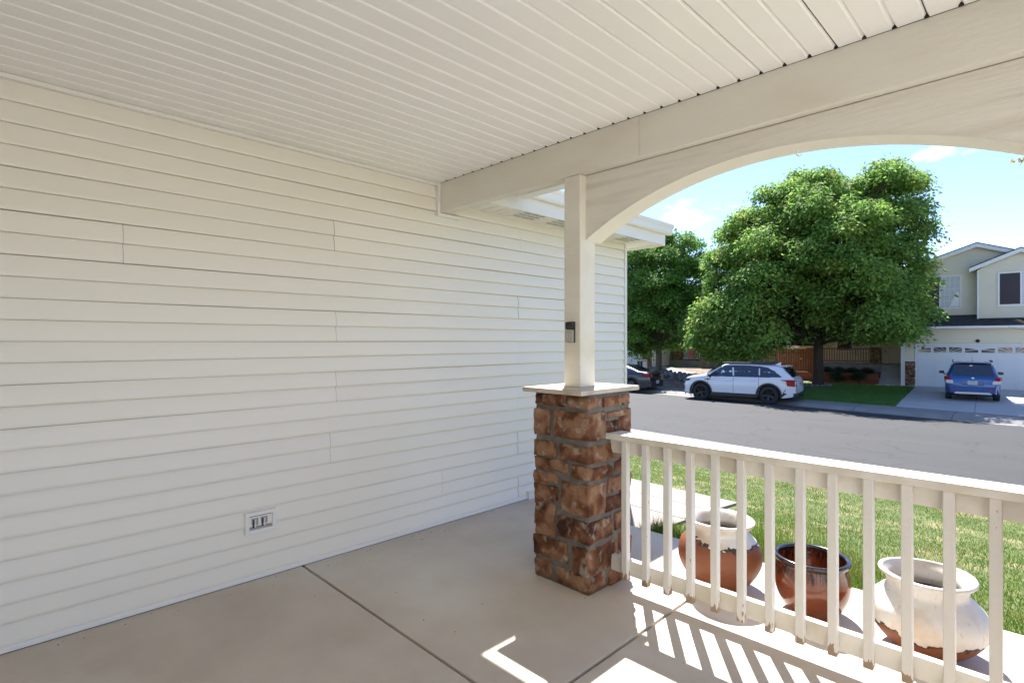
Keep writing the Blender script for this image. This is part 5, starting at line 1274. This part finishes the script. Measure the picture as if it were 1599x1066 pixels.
MB().lathe([(.001, -.0), (.045, .004), (.05, .02)], 20, (0.0, 0, .93), 'x').build('badge', 'chrome', bl, smooth=True)
b = MB(); b.tube([(.55, 0, 1.55), (.50, 0, 1.80)], [.008, .004], 6); b.build('antenna', 'black', bl)
rbox(bl, 'sticker', 'clearl', .245, .25, .0, .09, 1.40, 1.46, .001)
b = MB(); b.hexa([(.28, -.56, 1.53), (.45, -.58, 1.545), (.45, .58, 1.545), (.28, .56, 1.53)], [(.27, -.56, 1.555), (.45, -.58, 1.575), (.45, .58, 1.575), (.27, .56, 1.555)]); b.build('spoiler', 'pb', bl, bevel=.008)
# dark sedan at far left, mostly hidden by the wall
hd3 = math.atan2(-.11, -.994)
sp3 = dict(L=4.62, r=.325, xr=1.02, xf=3.72, sill=.22, paint='pk', tum=.25, rim='rims', spokes=9, clad=False, mirror=3.0, mirrorm='pk',
 top=[(0, .82), (.03, .95), (.10, 1.04), (.30, 1.09), (.62, 1.11), (1.0, 1.26), (1.35, 1.38), (1.8, 1.455), (2.3, 1.46), (2.7, 1.40), (3.4, 1.02), (3.6, .96), (4.3, .84), (4.55, .68), (4.62, .5)],
 belt=[(0, .80), (.1, .98), (.6, .99), (3.2, .93), (3.6, .92), (4.3, .78), (4.62, .48)],
 w=[(0, .70), (.06, .80), (.25, .87), (.7, .895), (3.7, .89), (4.2, .83), (4.5, .66), (4.62, .45)],
 side=[[(3.2, .97), (2.7, 1.30), (2.4, 1.38), (2.12, 1.39), (2.08, .97)], [(2.02, .97), (2.06, 1.39), (1.7, 1.37), (1.2, 1.2), (.98, 1.04)]],
 surround=('chrome', [(3.26, .95), (2.72, 1.33), (2.4, 1.41), (2.05, 1.42), (1.68, 1.40), (1.15, 1.23), (.88, 1.02)]),
 gaps=[2.05, 1.2], handles=[2.2, 1.35], rearg=(.68, 1.42, .64, .56), frontg=(3.36, 2.74, .74, .6))
fx, fy = math.cos(hd3), math.sin(hd3); lx_, ly_ = -math.sin(hd3), math.cos(hd3)
sx, sy = -15.75, 24.35
bk, surf, hw_, top_, belt_ = car('dark_sedan', 'dark sedan with chrome window line parked at the far kerb by the smaller tree', (sx-fx*1.02-lx_*.87, sy-fy*1.02-ly_*.87, -1.205), hd3, sp3)
for s_ in (1, -1):
    b = MB(); b.hexa([(-.03, s_*.55, .82), (.0, s_*.84, .82), (.50, s_*.915, .86), (.1, s_*.55, .86)], [(-.01, s_*.56, .95), (.05, s_*.84, .98), (.32, s_*.912, .98), (.15, s_*.55, .96)]); b.build('taillight', 'red', bk, bevel=.012)
    rbox(bk, 'reverse_lamp', 'clearl', -.012, .0, min(s_*.52, s_*.66), max(s_*.52, s_*.66), .84, .90, .004)
b = MB(); b.hexa([(-.05, -.72, .28), (.5, -.89, .26), (.5, .89, .26), (-.05, .72, .28)], [(-.06, -.74, .62), (.3, -.89, .66), (.3, .89, .66), (-.06, .74, .62)]); b.build('rear_bumper', 'pk', bk, bevel=.03)
plate_(bk, -.065, 0, .55)
